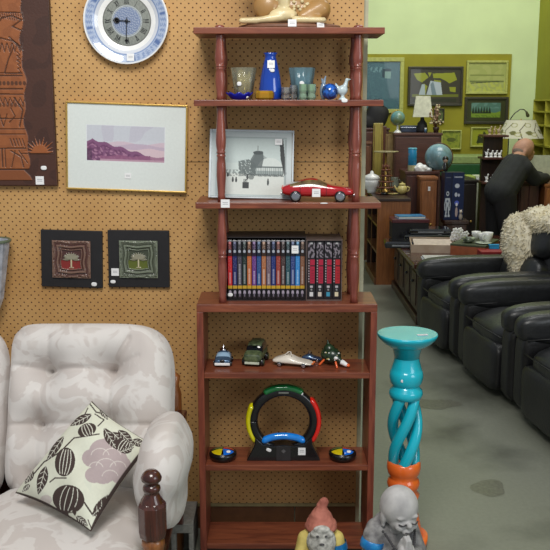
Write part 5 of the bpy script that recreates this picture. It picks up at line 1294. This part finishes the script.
# blue tin & white cloth
t = thing('storage_tin', 'bright blue cylindrical tin with orange fish pattern on the sideboard', 'tin', (P(412.3,160,8.15).x, 8.15, gz)); th_ = P(412,148.5,8.15).z-gz
mt, nt, b = newmat('blue tin with orange blotches'); vo = N(nt,'ShaderNodeTexNoise'); vo.inputs['Scale'].default_value = 14; cr = N(nt,'ShaderNodeValToRGB'); cr.color_ramp.elements[0].position=.6; cr.color_ramp.elements[0].color=l4((40,140,190)); cr.color_ramp.elements[1].position=.63; cr.color_ramp.elements[1].color=l4((220,150,80)); tc=N(nt,'ShaderNodeTexCoord'); nt.links.new(tc.outputs['Object'],vo.inputs['Vector']); nt.links.new(vo.outputs['Fac'],cr.inputs['Fac']); nt.links.new(cr.outputs['Color'],b.inputs['Base Color']); b.inputs['Roughness'].default_value=.3
MB().lathe([(0.039,0),(0.039,th_-0.004),(0.037,th_)], n=24).build('can', mt, t); MB().lathe([(0.0395,0.0),(0.0395,0.05)], n=24, cap=False).build('lower_band', simple('tan band', (176,170,130), 0.4), t); MB().lathe([(0.04,th_-0.006),(0.04,th_+0.004),(0.036,th_+0.006)], n=24).build('lid', simple('pale blue lid', (110,190,215), 0.3), t)
t = thing('crumpled_cloth', 'crumpled white cloth heap beside the blue tin on the sideboard', 'cloth', (P(422,168,8.12).x, 8.12, gz)); MB().ell((-0.01,0,0.022),(0.065,0.04,0.04)).ell((0.05,0,0.012),(0.04,0.035,0.022)).ell((-0.02,0,0.05),(0.03,0.025,0.02)).build('cloth', M['white'], t, remesh=0.006, smooth_it=1, disp=(0.03,0.02))
# on the tall chest
wt = hw2; WYc = 8.74
def onw(px, dy=0): return (P(px,131,WYc+dy).x, WYc+dy, wt)
t = thing('desk_globe', 'small turquoise globe on white stand on the tall chest', 'globe', onw(397.5,-0.06)); gz_ = P(398,118,WYc).z-wt; rg = 7*WYc/FPX
MB().ell((0,0,gz_),(rg,rg,rg),n=10).build('sphere', simple('turquoise globe', (84,150,160), 0.35, c2=(120,130,80), scale=12, coat=.4), t); MB().lathe([(0.04,0),(0.035,0.01),(0.01,0.03),(0.01,gz_-rg)], n=14).build('stand', M['white'], t); MB().tube([(rg*1.07*math.cos(a),0,gz_+rg*1.07*math.sin(a)) for a in [R(90+180*i/12) for i in range(13)]], 0.004, 6).build('meridian_arm', M['gold'], t)
lp = thing('table_lamp', 'table lamp with plain pale square shade and dark base on the tall chest', 'lamp', onw(422,0.02)); zs0, zs1 = P(422,117,WYc).z-wt, P(422,96,WYc).z-wt
MB().lathe([(0.05,0),(0.055,0.02),(0.045,zs0*.6),(0.02,zs0*.8),(0.012,zs0+0.03)], n=16).build('lamp_base', M['blackmatt'], lp)
MB().lathe([(0.13,zs0),(0.095,zs1),(0.092,zs1),(0.127,zs0)], n=4, cap=False, flat=True, rot=Matrix.Rotation(R(38),3,'Z')).build('lamp_shade', simple('pale linen shade', (206,206,184), 0.8), lp)
t = thing('dried_flowers', 'dried pale flowers in a small brown pot beside the lamp', 'flowers', onw(436,-0.08)); MB().lathe([(0.02,0),(0.032,0.05),(0.028,0.055)], n=14).build('pot', M['darkwood'], t); mb = MB(); rr = random.Random(9)
for i in range(60):
    a = rr.uniform(0,6.28); r1 = rr.uniform(0,.065); h1 = rr.uniform(.08,.26); q_ = (r1*math.cos(a), r1*math.sin(a)*.6, h1); mb.tube([(0,0,0.04), q_], 0.0015, 4); mb.ell(q_, (0.009,0.008,0.010), 1 if i%2 else 2, 4)
mb.build('blooms', [M['midwood'], simple('pale dry petals', (190,176,140), .8), simple('dusty pink petals', (160,130,110), .8)], t)
t = thing('storage_case', 'dark blue grey case lying on the tall chest behind the lamp', 'case', onw(412,0.1)); MB().bx(-0.115,0.115,-0.06,0.06,0,0.065).build('case_body', simple('blue grey fabric', (62,74,96), .7), t, bevel=.01); MB().bx(-0.118,0.118,-0.063,0.063,0.045,0.052).build('zip_band', M['chrome'], t)
t = thing('jar', 'tiny glass jar with pale lid on the tall chest near the lamp', 'jar', onw(425.5,-0.1)); MB().lathe([(0.012,0),(0.014,0.03),(0.01,0.036)], n=12).build('glass', M['bluemet'], t); MB().lathe([(0.011,0.036),(0.011,0.046)], n=12).build('lid', M['white'], t)
# tall boards and black bag, left
def boardp(px0, px1, py0, Y, mat, label, lean=0, name='timber_board', z0=0):
    a_, b_ = P(px0,py0,Y), P(px1,py0,Y); t = thing(name, label, 'board', ((a_.x+b_.x)/2, Y, 0)); w_ = b_.x-a_.x
    MB().bx(-w_/2,w_/2,-.02,.02,0,a_.z).build('panel', mat, t, bevel=0.004); 
    MB().bx(-w_/2+0.008,-w_/2+0.014,-.0215,-.019,0.02,a_.z-.02).bx(w_/2-0.014,w_/2-0.008,-.0215,-.019,0.02,a_.z-.02).build('grooves', M['midwood'], t); return t
boardp(373.5,383,123,9.3,M['yellowwood'],'tall pale yellow board standing upright at the left of the back room')
boardp(386,394.5,134,8.75,simple('tan board',(150,124,78),.7),'tan upright board against the side of the tall brown chest')
boardp(382.5,386.5,126,9.4,M['redbrown'],'narrow dark brown upright board between the yellow and tan boards')
t, hb = cab('low_cupboard', 'brown cupboard under the black bag at the far left', 364, 390, 128, 9.5, 0.3, M['redbrown'], doors=1)
bg_ = thing('travel_bag', 'large soft black bag in front of the mirror at the far left', 'bag', (P(377,118,9.6).x, 9.66, hb)); MB().sq((0,0,0.12),(0.24,0.2,0.26),3,10,rot=Matrix.Rotation(R(20),3,'Y')).sq((-0.08,0,0.06),(0.22,0.2,0.16),3,10).build('bag_body', M['blackmatt'], bg_, remesh=.01, smooth_it=2); MB().tube([(-0.07,-0.05,0.2),(-0.03,-0.08,0.29),(0.04,-0.08,0.29),(0.07,-0.05,0.2)], 0.008, 6).build('handle', M['black'], bg_)
t, hq = cab('orange_chest', 'orange brown chest low at the far left beyond the pegboard edge', 364, 372.5, 142, 8.9, 0.3, M['midwood'], doors=1)

# side table with pagoda, teapot
hst = P(388,195.5,7.9).z; CX0, CX1, CY0, CY1 = 0.868, 1.155, 7.64, 8.46
bk = thing('side_cupboard', 'orange brown cupboard with open shelves in its left side, carrying the cream teapot', 'cabinet', ((CX0+CX1)/2, (CY0+CY1)/2, 0)); bw2, bd2 = (CX1-CX0)/2, (CY1-CY0)/2
MB().bx(-bw2-.01,bw2,-bd2-.01,bd2,hst-.025,hst).build('top', M['darkwood'], bk, bevel=.004)
MB().bx(-bw2+.006,bw2,-bd2,-bd2+.02,0,hst-.025).build('front_panel', M['orangewood'], bk)
MB().bx(-bw2+.006,bw2,bd2-.02,bd2,0,hst-.025).build('rear_panel', M['darkwood_z'], bk)
MB().bx(bw2-.02,bw2,-bd2+.02,bd2-.02,0,hst-.025).build('side_panel', M['darkwood_z'], bk)
for z_ in (0.04,0.27,0.50): MB().bx(-bw2+.006,bw2-.02,-bd2+.02,bd2-.02,z_,z_+.02).build('shelf', M['midwood'], bk)
MB().bx(-bw2-.01,-bw2+.006,-bd2-.005,bd2,0,.06).build('skirt', M['midwood'], bk, bevel=.003)
MB().bx(-bw2,-bw2+.006,-.01,.01,.06,hst-.025).build('stile', M['midwood'], bk)
def ons(px, Y, py=195): return (P(px,py,Y).x, Y, hst)
t = thing('teapot', 'cream bulbous teapot at the right end of the side cupboard', 'teapot', ons(402,8.0)); MB().ell((0,0,0.045),(0.045,0.042,0.043)).build('pot', M['cream'], t); MB().ell((0,0,0.09),(0.03,0.03,0.012)).ell((0,0,0.104),(0.008,0.008,0.008),n=4).build('lid', M['cream'], t); MB().tube([(0.04,0,0.07),(0.065,0,0.06),(0.06,0,0.035),(0.04,0,0.025)],0.006,6).build('handle', M['cream'], t); MB().tube([(-0.035,0,0.03),(-0.06,0,0.06),(-0.07,0,0.08)],[0.012,0.007,0.005],6).build('spout', M['cream'], t)
t = thing('wooden_pagoda', 'tiered carved wooden spindle stand on the side cupboard', 'ornament', ons(385.5,8.05)); HT = P(385,163,8.05).z-hst
mb = MB()
for k in range(5):
    z_ = HT*k/5.3; w_ = 0.10-0.013*k; mb.lathe([(w_*.75,z_),(w_,z_+0.006),(w_*.95,z_+0.012)], n=8)
    for j in range(6): a = j*PI/3; mb.tube([(w_*.6*math.cos(a),w_*.6*math.sin(a),z_+0.01),(w_*.6*math.cos(a),w_*.6*math.sin(a),z_+HT/5.3)],0.004,5)
mb.caps((0,0,HT*.9),(0,0,HT),0.012,0.003); mb.build('tiers', wood('red brown carving',(130,76,50),(96,54,36),'z'), t)
t = thing('glass_cake_stand', 'glass topped stand with a thin round plate above the wooden pagoda', 'stand', ons(385.5,8.22,175)); zt_ = P(385,151.5,8.2).z-hst; MB().lathe([(0.112,zt_-.006),(0.116,zt_),(0.11,zt_+.004)], n=28).build('plate', simple('pale plate',(170,160,120),.3,coat=.6), t); MB().lathe([(0.05,0),(0.05,0.01),(0.008,0.03),(0.008,zt_-.006)], n=14).build('stem', M['gold'], t)
t = thing('soup_tureen', 'white rounded china tureen left of the wooden pagoda', 'tureen', ons(371.5,8.16)); MB().lathe([(0.04,0),(0.04,0.02),(0.075,0.06),(0.085,0.10),(0.082,0.12)], n=24).build('bowl', M['white'], t); MB().lathe([(0.084,0.12),(0.06,0.155),(0.015,0.175),(0.016,0.19),(0.001,0.20)], n=24).build('lid', M['white'], t)
t = thing('glass_jug', 'grey glass jug right of the wooden pagoda', 'jug', ons(394,8.30)); MB().lathe([(0.03,0),(0.045,0.02),(0.05,0.07),(0.035,0.12),(0.04,0.13)], n=20).build('body', simple('grey glass',(130,136,120),.1,coat=1), t); MB().tube([(0.04,0,0.11),(0.07,0,0.09),(0.045,0,0.04)],0.005,6).build('handle', simple('grey glass handle',(130,136,120),.1,coat=1), t)
t = thing('oval_dish', 'small oval cream dish at the front of the side cupboard', 'dish', ons(392.5,7.97)); MB().lathe([(0.02,0),(0.05,0.012),(0.047,0.014),(0.001,0.005)], n=20, sy=.6).build('dish', M['cream'], t)
t = thing('black_ashtray', 'small black bowl in front of the wooden pagoda', 'bowl', ons(384.5,7.96)); MB().lathe([(0.025,0),(0.035,0.02),(0.03,0.02),(0.001,0.008)], n=16).build('bowl', M['black'], t)
for k,(y_,h_,cc,lb) in enumerate(((0.08,0.10,(150,130,96),'pale book leaning on the bottom shelf of the side cupboard'),(0.25,0.12,(96,60,40),'brown book on the bottom shelf of the side cupboard'))):
    t = thing('book', lb, 'book', (0.95, 7.70+y_, 0.06), 0); MB().box((0,0,h_/2+.006),(0.09,0.02,h_),0,Matrix.Rotation(R(8),3,'X')).build('cover', simple('book cover',cc,.6), t)
t = thing('small_bowl', 'small pale bowl on the middle shelf of the side cupboard', 'bowl', (0.93,7.85,0.29)); MB().lathe([(0.02,0),(0.035,0.03),(0.03,0.03),(0.001,0.01)], n=16).build('bowl', M['white'], t)
# blue book on dark printer box
t = thing('printer', 'dark maroon topped machine at the left behind the low table', 'electronics', (P(409,222,7.42).x, 7.42, TZ)); hpz = P(409,221,7.42).z-TZ
hpz = 0.165
MB().bx(-0.15,0.15,-0.10,0.10,0,hpz-0.03).build('casing', M['blackmatt'], t, bevel=.006); MB().bx(-0.155,0.155,-0.105,0.105,hpz-0.03,hpz).build('lid', simple('maroon lid',(84,30,40),.3,coat=.4), t, bevel=.005)
t = thing('blue_book', 'flat bright blue book on top of the maroon machine', 'book', (P(410,215,7.42).x, 7.42, TZ+hpz), R(6)); MB().bx(-0.11,0.11,-0.075,0.075,0.002,0.018).build('pages', M['white'], t); MB().bx(-0.113,0.113,-0.078,0.078,0.018,0.022).bx(-0.113,0.113,-0.078,0.078,0,0.003).build('cover', simple('blue cover',(40,110,170),.35,c2=(70,150,190),scale=20), t)

# ============================================================ BACK WALL PICTURES
YA = YB-0.03
def pic(x0,y0,x1,y1,fw,fmat,paint,label,name='framed_picture',cat='framed picture'):
    a_, b_ = P(x0,y0,YA-0.02), P(x1,y1,YA-0.02); w_, h_ = b_.x-a_.x, a_.z-b_.z
    t = thing(name,label,cat,((a_.x+b_.x)/2,YA,b_.z)); f_ = fw*.0108
    mb = MB(); mb.bx(-w_/2,w_/2,-.035,-.001,0,f_).bx(-w_/2,w_/2,-.035,-.001,h_-f_,h_).bx(-w_/2,-w_/2+f_,-.035,-.001,f_,h_-f_).bx(w_/2-f_,w_/2,-.035,-.001,f_,h_-f_)
    mb.build('frame',fmat,t,bevel=.004); c = Cv(x0,y0,x1,y1,140,(150,150,110)); paint(c); c.mesh('picture',M['attrgloss'],w_-2*f_+.004,h_-2*f_+.004,t,loc=(0,-.016,h_/2)); MB().bx(-w_/2+f_,w_/2-f_,-.012,-.001,f_,h_-f_).build('backing',M['blackmatt'],t)
M['yframe'] = simple('yellow green tinted frame', (176,180,96), .5); M['dframe'] = simple('dark picture frame', (52,50,34), .45)
def p_mir(c):
    c.C[:] = lin((44,84,98)); c.fill(c.noise(1.6,1) > .1,(70,116,128),.8); c.fill(c.noise(1.2,4) > .22,(120,164,168),.85); c.fill(c.noise(1.4,9) > .25,(30,62,76),.8); c.fill(c.rect(382,66,392,76),(34,62,74)); c.fill(c.rect(385,69,392,77),(140,176,170),.8); c.fill(c.rect(368,64,382,70)&(c.noise(4,3) > 0),(120,160,166),.7)
pic(360,57.5,403,113,4,M['yframe'],p_mir,'large speckled blue glass panel in yellow green frame, left on the back wall','framed_mirror','mirror')
def p_map(c):
    c.C[:] = lin((60,56,44)); L=(150,156,40)
    for q in ([(412,72),(424,71),(428,76),(421,82),(416,79)],[(423,83),(427,86),(425,95),(422,90)],[(432,72),(455,71),(458,79),(450,83),(446,80),(440,77),(433,77)],[(434,79),(441,80),(441,87),(437,92),(434,85)],[(450,87),(457,87),(457,93),(451,92)],[(427,71),(431,71),(429,76)]): c.fill(c.poly(q),L)
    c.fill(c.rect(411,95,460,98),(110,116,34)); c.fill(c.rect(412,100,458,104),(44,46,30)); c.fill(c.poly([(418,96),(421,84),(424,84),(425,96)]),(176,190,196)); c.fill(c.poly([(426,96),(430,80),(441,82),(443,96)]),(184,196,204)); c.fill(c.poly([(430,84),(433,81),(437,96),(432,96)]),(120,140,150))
pic(408.5,66.5,462,106,2.2,M['dframe'],p_map,'black framed world map with pale glare patches on the back wall')
def p_l1(c):
    c.C[:] = lin((176,182,110)); c.fill(c.noise(14,2) > 0,(160,170,96),.6); c.fill(c.rect(469,74,505,75.5),(130,140,76)); c.fill(c.rect(469,81,505,83),(92,104,60),.8); c.fill((c.Z > 83)&(c.noise(7,4) > 0),(190,196,90),.8); c.fill(c.line([(470,84),(500,82)],1),(80,90,56))
pic(467,60.5,507,94,2.2,M['yframe'],p_l1,'pale yellow landscape picture in light frame, upper right of the back wall')
def p_l2(c):
    c.C[:] = lin((58,62,34)); im=c.rect(470,101,502,119); c.fill(im,(84,124,110)); c.fill(im&(c.Z<108)&(c.noise(9,2)>0),(110,150,140),.7); c.fill(im&(c.Z>112+1.2*np.sin(c.X/3)),(122,150,50)); 
    for x_ in (472,475,478,481,484,487,490): c.fill(im&c.poly([(x_-1.6,114),(x_,104+ (x_%3)),(x_+1.6,114)]),(34,50,34))
    c.fill(im&(c.Z>116)&(c.noise(4,5)>0),(90,120,40),.7)
pic(465,97,507.5,124,2.5,M['dframe'],p_l2,'dark framed painting of green meadow and dark trees under the pale landscape')
def p_s(c): c.C[:] = lin((150,160,60)); c.fill(c.noise(5,3)>.1,(120,136,50),.8); c.fill(c.ell((c.b[0]+c.b[2])/2,(c.b[1]+c.b[3])/2,5,2.4),(84,92,44),.9)
pic(441.5,130,461,149.5,1.3,M['yframe'],p_s,'small light framed sketch low on the back wall beside the globe')
def p_s2(c): c.C[:] = lin((158,164,50)); c.fill(c.poly([(476,144),(479,134),(482,138),(484,130),(487,134),(488,144)]),(60,66,40)); c.fill(c.line([(478,145),(478,136)],1),(50,60,30))
pic(471,127,490,147,1.5,M['yframe'],p_s2,'small light framed picture of a dark plant left of the floral lamp')
def p_s3(c): c.C[:] = lin((96,110,60)); c.fill(c.noise(3,3)>.1,(60,70,40),.8)
pic(434,108.5,444,122.5,1.2,M['dframe'],p_s3,'tiny dark framed picture beside the dried flowers on the back wall')

# ============================================================ RIGHT REAR: green chest, bin, figurine shelf, lamp, desk, person
M['greenp'] = simple('dark green paint', (30,84,40), .5); M['palegr'] = simple('pale green top', (140,160,96), .6)
a_, b_ = P(436,160,9.3), P(490,160,9.3)
t = thing('green_bench', 'long dark green padded bench with pale top against the back wall', 'bench', ((a_.x+b_.x)/2, 9.5, 0)); w_ = b_.x-a_.x; zt_ = P(450,162,9.3).z; zm = P(450,176,9.3).z
MB().bx(-w_/2,w_/2,-.2,.2,zm,zt_-.02).build('front_panel', M['greenp'], t, bevel=.01); MB().bx(-w_/2,w_/2,-.2,.22,zt_-.02,zt_+.06).build('pale_top', M['palegr'], t, bevel=.01); MB().bx(-w_/2,w_/2,-.16,.2,0,zm).build('lower_panel', simple('dark brown base', (60,44,26), .8), t)  # lower panel is plain dark brown
for k,(px,lb) in enumerate(((470,'pale green storage tub, left one behind the dark cabinet'),(478,'white storage tub, right one behind the dark cabinet'))):
    p_=P(px,178,8.9); t=thing('storage_tub',lb,'tub',(p_.x,8.92,0)); zz=P(px,175.5,8.9).z+.0; MB().bx(-.033,.033,-.1,.1,0,zz-.03).build('tub_body', simple('tub plastic', ((150,170,80),(196,204,180))[k], .5), t, bevel=.01); MB().bx(-.037,.037,-.105,.105,zz-.03,zz).build('lid', simple('tub lid', ((170,190,90),(214,220,196))[k], .5), t, bevel=.006)
t, h_ = cab('black_cabinet', 'nearly black cabinet between the toy box and the bending person', 460, 478.5, 180, 8.3, .4, wood('near black wood', (34,24,20),(24,17,14),'z'), doors=1)
p_=P(480.5,195,8.75); t=thing('white_pedestal_bin','pale slim bin beside the black cabinet','bin',(p_.x,8.8,0)); MB().lathe([(.032,0),(.035,P(480,178,8.75).z-.03)],n=16).build('bin_body', simple('pale bin',(170,176,150),.5), t); MB().lathe([(.038,P(480,178,8.75).z-.03),(.038,P(480,178,8.75).z)],n=16).build('lid', M['white'], t)
# stepped figurine shelf
fs = thing('display_shelf', 'dark tiered display stand with white figurines left of the bending person', 'shelf', (P(493,170,8.45).x, 8.55, 0)); px_=P(493,170,8.45).x
zts = [P(493,y_,8.45).z for y_ in (182,157.5,135)]
for z_ in zts: MB().bx(-.10,.13,-.12,.12,z_-.02,z_).build('tier', M['redbrown2'], fs, bevel=.004)
MB().bx(-.085,.12,.0,.1,0,zts[0]-.02).bx(-.08,.12,.04,.1,zts[0],zts[1]-.02).bx(-.06,.12,.06,.1,zts[1],zts[2]-.02).build('back_post', M['darkwood_z'], fs)
def figs(n, px0, px1, z_, w, cols_):
    for i in range(n):
        px = px0+(px1-px0)*i/max(1,n-1); t = thing('china_figurine', w[i], 'figurine', (P(px,150,8.47).x, 8.47, z_), random.uniform(-1,1), 'figurines on the tiered stand'); s_ = random.uniform(.85,1.2)
        mb = MB(); mb.lathe([(.02,0),(.02,.006),(.01,.01)],n=12); mb.ell((0,0,.03*s_),(.016,.011,.02*s_)); mb.caps((0.004,0,.04*s_),(0.012,0,.062*s_),.008,.006); mb.ell((.014,0,.068*s_),(.009,.008,.009)); mb.caps((-.008,0,.035),(-.022,0,.05*s_),.006,.003); mb.build('body', cols_, t, remesh=.003)
figs(4,487,500,zts[1],['white figurine at the left end of the middle tier','white figurine second from left on the middle tier','white figurine third from left on the middle tier','white figurine beside the person on the middle tier'],M['white'])
figs(2,488,493,zts[0],['pale figurine at the left of the lowest tier','pale figurine at the right of the lowest tier'],M['white'])
figs(3,489,498,zts[2],['tan figurine at the left of the top tier','cream figurine in the middle of the top tier','cream figurine at the right of the top tier'],simple('tan glaze',(170,150,120),.4))
# white display board behind the person
a_,b_=P(521,156,8.6),P(546,190,8.6); t=thing('white_board','plain pale board standing on the desk behind the bending person','board',((a_.x+b_.x)/2,8.6,0)); 
DZ=P(530,181,8.05).z
t.location=((a_.x+b_.x)/2,8.36,DZ); MB().box((0,0,(P(530,155,8.4).z-DZ)/2),(b_.x-a_.x,.012,P(530,155,8.4).z-DZ)).build('sheet', simple('pale grey sheet',(176,182,158),.6), t); MB().bx(-.1,.1,0,.06,0,.012).build('foot', M['darkwood'], t)
# desk
a_,b_=P(512,185,7.95),P(552,185,7.95); t,hdk=cab('desk','dark red brown desk the person leans over',519,541,181.5,8.0,.5,M['redbrown2'],doors=2)
t,_=cab('orange_chair_box','orange brown wooden cabinet at the right edge by the person',544.5,566,184,7.9,.45,M['orangewood'],doors=1)
# floral lamp
lt=thing('floral_lamp','large lamp with cream shade printed with olive leaves above the desk','lamp',(P(519.5,150,8.9).x,8.9,0)); zA_,zB_=P(519,138,8.9).z,P(519,120,8.9).z
r1_,r2_=22.5*8.9/FPX,14*8.9/FPX
c=Cv(0,0,1,1,220,(206,204,180),ny=40,X=lambda U,V:U*94,Z=lambda U,V:V*18)
for i in range(8):
    x_=6+12*i; c.fill(c.leaf(x_,13,x_+6,9.5+3*math.sin(i),2.2),(112,112,66)); c.fill(c.line([(x_+8,18),(x_+10,10),(x_+5,3)],.7),(84,74,56)); c.fill(c.ell(x_+3,5,3,2.2)&~c.ell(x_+3,5,2.3,1.6),(150,150,92)); c.fill(c.ell(x_-1,14,2.6,2)&~c.ell(x_-1,14,2,1.4),(160,158,96))
c.mesh('lamp_shade',M['attrcloth'],fn=lambda U,V,H:((r2_+(r1_-r2_)*V)*np.cos(-U*2*PI),(r2_+(r1_-r2_)*V)*np.sin(-U*2*PI),zB_+(zA_-zB_)*V),parent=lt)
MB().lathe([(.14,0),(.14,.02),(.03,.05),(.02,.4),(.035,.5),(.02,.6),(.018,zA_)],n=16).build('stand',M['darkwood_z'],lt); MB().tube([(0,0,zA_-.02),(0,0,zB_+.01)],.006,6).build('rod',M['gold'],lt)
t=thing('reading_lamp','thin curved metal reading lamp rising behind the floral shade','lamp',(P(510,110,9.3).x,9.3,0)); xo=P(510,110,9.3).x
pts=[(0,0,0.02),(0,0,P(510,122,9.3).z)]+[(P(x_,y_,9.3).x-xo,0,P(x_,y_,9.3).z) for x_,y_ in ((511,118),(515,113),(520,109.5),(524,109.5),(526.5,112))]
MB().tube(pts,.005,6).build('curved_arm',M['black'],t); MB().caps((pts[-1][0],0,pts[-1][2]),(pts[-1][0]+.015,0,pts[-1][2]-.035),.010,.018).build('lamp_head',simple('olive metal',(70,72,36),.4),t); MB().lathe([(.09,0),(.09,.02),(.02,.03)],n=18).build('base',M['black'],t)
# yellow wall shelving at far right
t=thing('wall_shelves','olive yellow open wall shelving at the far right','shelf',(XR-.16,8.95,P(540,165,9).z)); M['ysh']=simple('yellow green shelf board',(170,166,50),.6); H_=P(540,100,9).z-P(540,165,9).z
for k,f in enumerate((0,.29,.60,.81,.985)): MB().bx(-.06,.155,-.5,.32,H_*f,H_*f+.016).build('shelf_board',M['ysh'],t)
for y_ in (-.5,-.1,.306): MB().bx(-.06,.155,y_,y_+.014,0,H_).build('upright',M['ysh'],t)
MB().bx(.145,.155,-.5,.32,0,H_).build('back_panel',simple('olive back panel',(104,92,30),.7),t)
# person bending over the desk (facing away right)
YQ=7.72
def pp(px,py,Y): q=P(px,py,Y); return q
pe=thing('person','bald person in dark sweater and black trousers bending over the desk, seen from behind','person',(P(502,200,YQ).x,YQ,0)); O=pe.location.copy()
hip=pp(500,192,YQ); sh_=pp(517,165,YQ+.20); head=pp(523,149.5,YQ+.33); 
def L_(v): return Vector(v)-O
hipL,shL=L_(hip),L_(sh_)
kn=[Vector((-.03,.09,.47)),Vector((.05,-.08,.46))]; an=[Vector((-.07,.08,.09)),Vector((.0,-.09,.09))]; hj=[hipL+Vector((0,.08,-.03)),hipL+Vector((.02,-.07,-.03))]
shj=[shL+Vector((-.0,.16,.0)),shL+Vector((.03,-.13,-.02))]
hd=[L_(P(546,181,8.05))+Vector((0,.12,.02)),L_(P(546,181,8.05))+Vector((0,-.03,.02))]; hd[0].z=hd[1].z=hdk+.03
el=[(shj[0]+hd[0])/2+Vector((-.02,.06,-.04)),(shj[1]+hd[1])/2+Vector((-.02,-.05,-.05))]
headL=L_(head)
def body(mb,e,parts):
    if 'trunk' in parts:
        mb.caps(hipL+Vector((0,-.07,.0)),hipL+Vector((0,.07,.0)),.095+e,.095+e)
        for yy in (-.07,0,.07): mb.caps(hipL+Vector((0,yy*.8,0)),shL+Vector((-.01,yy*1.3,-.01)),.108+e,.092+e)
        mb.caps(shj[0],shj[1],.062+e,.062+e)
    if 'arms' in parts:
        for i in (0,1): mb.caps(shj[i],el[i],.058+e,.046+e); mb.caps(el[i],hd[i]+(el[i]-hd[i])*(.14 if e else 0),.044+e,.030+e)
    if 'legs' in parts:
        for i in (0,1): mb.caps(hj[i],kn[i],.088+e,.062+e); mb.caps(kn[i],an[i],.060+e,.040+e)
    return mb
M['skin']=simple('skin',(176,132,108),.6,var=.08)
mb=body(MB(),0,('trunk','arms','legs')); mb.caps(shL+Vector((.0,.02,.04)),headL+Vector((-.01,0,-.04)),.058,.055); mb.ell(headL,(.088,.082,.108),rot=Matrix.Rotation(R(40),3,'Y')); mb.ell(headL+Vector((.05,.03,-.05)),(.055,.055,.06)); mb.ell(headL+Vector((.10,.03,-.03)),(.016,.012,.018))
mb.ell(headL+Vector((.0,-.082,-.02)),(.018,.010,.028)); mb.ell(headL+Vector((.02,.085,-.02)),(.018,.010,.028))
for i in (0,1):
    mb.ell(hd[i],(.045,.038,.02)); 
    for k in range(4): mb.caps(hd[i]+Vector((.03,-.026+.017*k,0)),hd[i]+Vector((.085-.006*abs(k-1.5),-.03+.02*k,-.012)),.0095,.008)
    mb.caps(hd[i]+Vector((0,.03*(1 if i else -1),0)),hd[i]+Vector((.04,.055*(1 if i else -1),-.01)),.011,.009)
for i in (0,1): mb.ell(an[i]+Vector((.05,0,-.055)),(.11,.042,.035))
mb.build('body',M['skin'],pe,remesh=.008,smooth_it=3)
M['sweater']=simple('near black sweater',(34,36,36),.9,var=.15,scale=20); M['trous']=simple('black trousers',(22,21,22),.85)
mb=body(MB(),.016,('trunk','arms')); mb.build('sweater',M['sweater'],pe,remesh=.009,smooth_it=4)
mb=body(MB(),.018,('legs',)); mb.caps(hipL+Vector((0,-.06,-.02)),hipL+Vector((0,.06,-.02)),.105,.105); mb.build('trousers',M['trous'],pe,remesh=.009,smooth_it=3)
mb=MB()
for i in (0,1): mb.ell(an[i]+Vector((.05,0,-.05)),(.125,.05,.042),fn=lambda a:Vector((a.x,a.y,max(a.z,-.038))))
mb.build('shoes',M['black'],pe)
mb=MB(); 
mb.ell(headL+Vector((-.022,0,-.03)),(.080,.0885,.062),rot=Matrix.Rotation(R(40),3,'Y')); mb.build('short_hair',simple('grey brown hair',(120,104,92),.9),pe,remesh=.006)
# ============================================================ LIGHT
w = bpy.data.worlds.new('world'); SC.world = w; w.use_nodes = True
bg = w.node_tree.nodes['Background']; bg.inputs[0].default_value = (0.86, 0.93, 1.0, 1); bg.inputs[1].default_value = 0.33
def area(name, loc, target, size, power, col=(1,1,1), sy=None):
    l = bpy.data.lights.new(name, 'AREA'); l.energy = power; l.color = col; l.size = size
    if sy: l.shape = 'RECTANGLE'; l.size_y = sy
    o = bpy.data.objects.new(name, l); COL.objects.link(o); o.location = loc
    o.rotation_euler = (Vector(target)-Vector(loc)).to_track_quat('-Z', 'Y').to_euler(); return o
area('light_key', (-0.2, 0.6, 3.4), (-0.3, 3.0, 0.9), 1.2, 80, (1, 0.97, 0.92))
area('light_front_right', (3.2, -0.5, 2.2), (0, 3.0, 0.8), 1.8, 42, (0.9, 0.96, 1))  # soft cool area light from the front right; no window is modelled
area('light_back', (1.8, 7.6, 3.9), (1.8, 9.2, 1.4), 1.6, 66, (1, 1, 0.94))
area('light_mid', (1.2, 4.6, 3.9), (1.2, 4.9, 0), 1.5, 30, (1, 1, 0.97))
SC.view_settings.view_transform = 'Standard'
SC.view_settings.exposure = 0
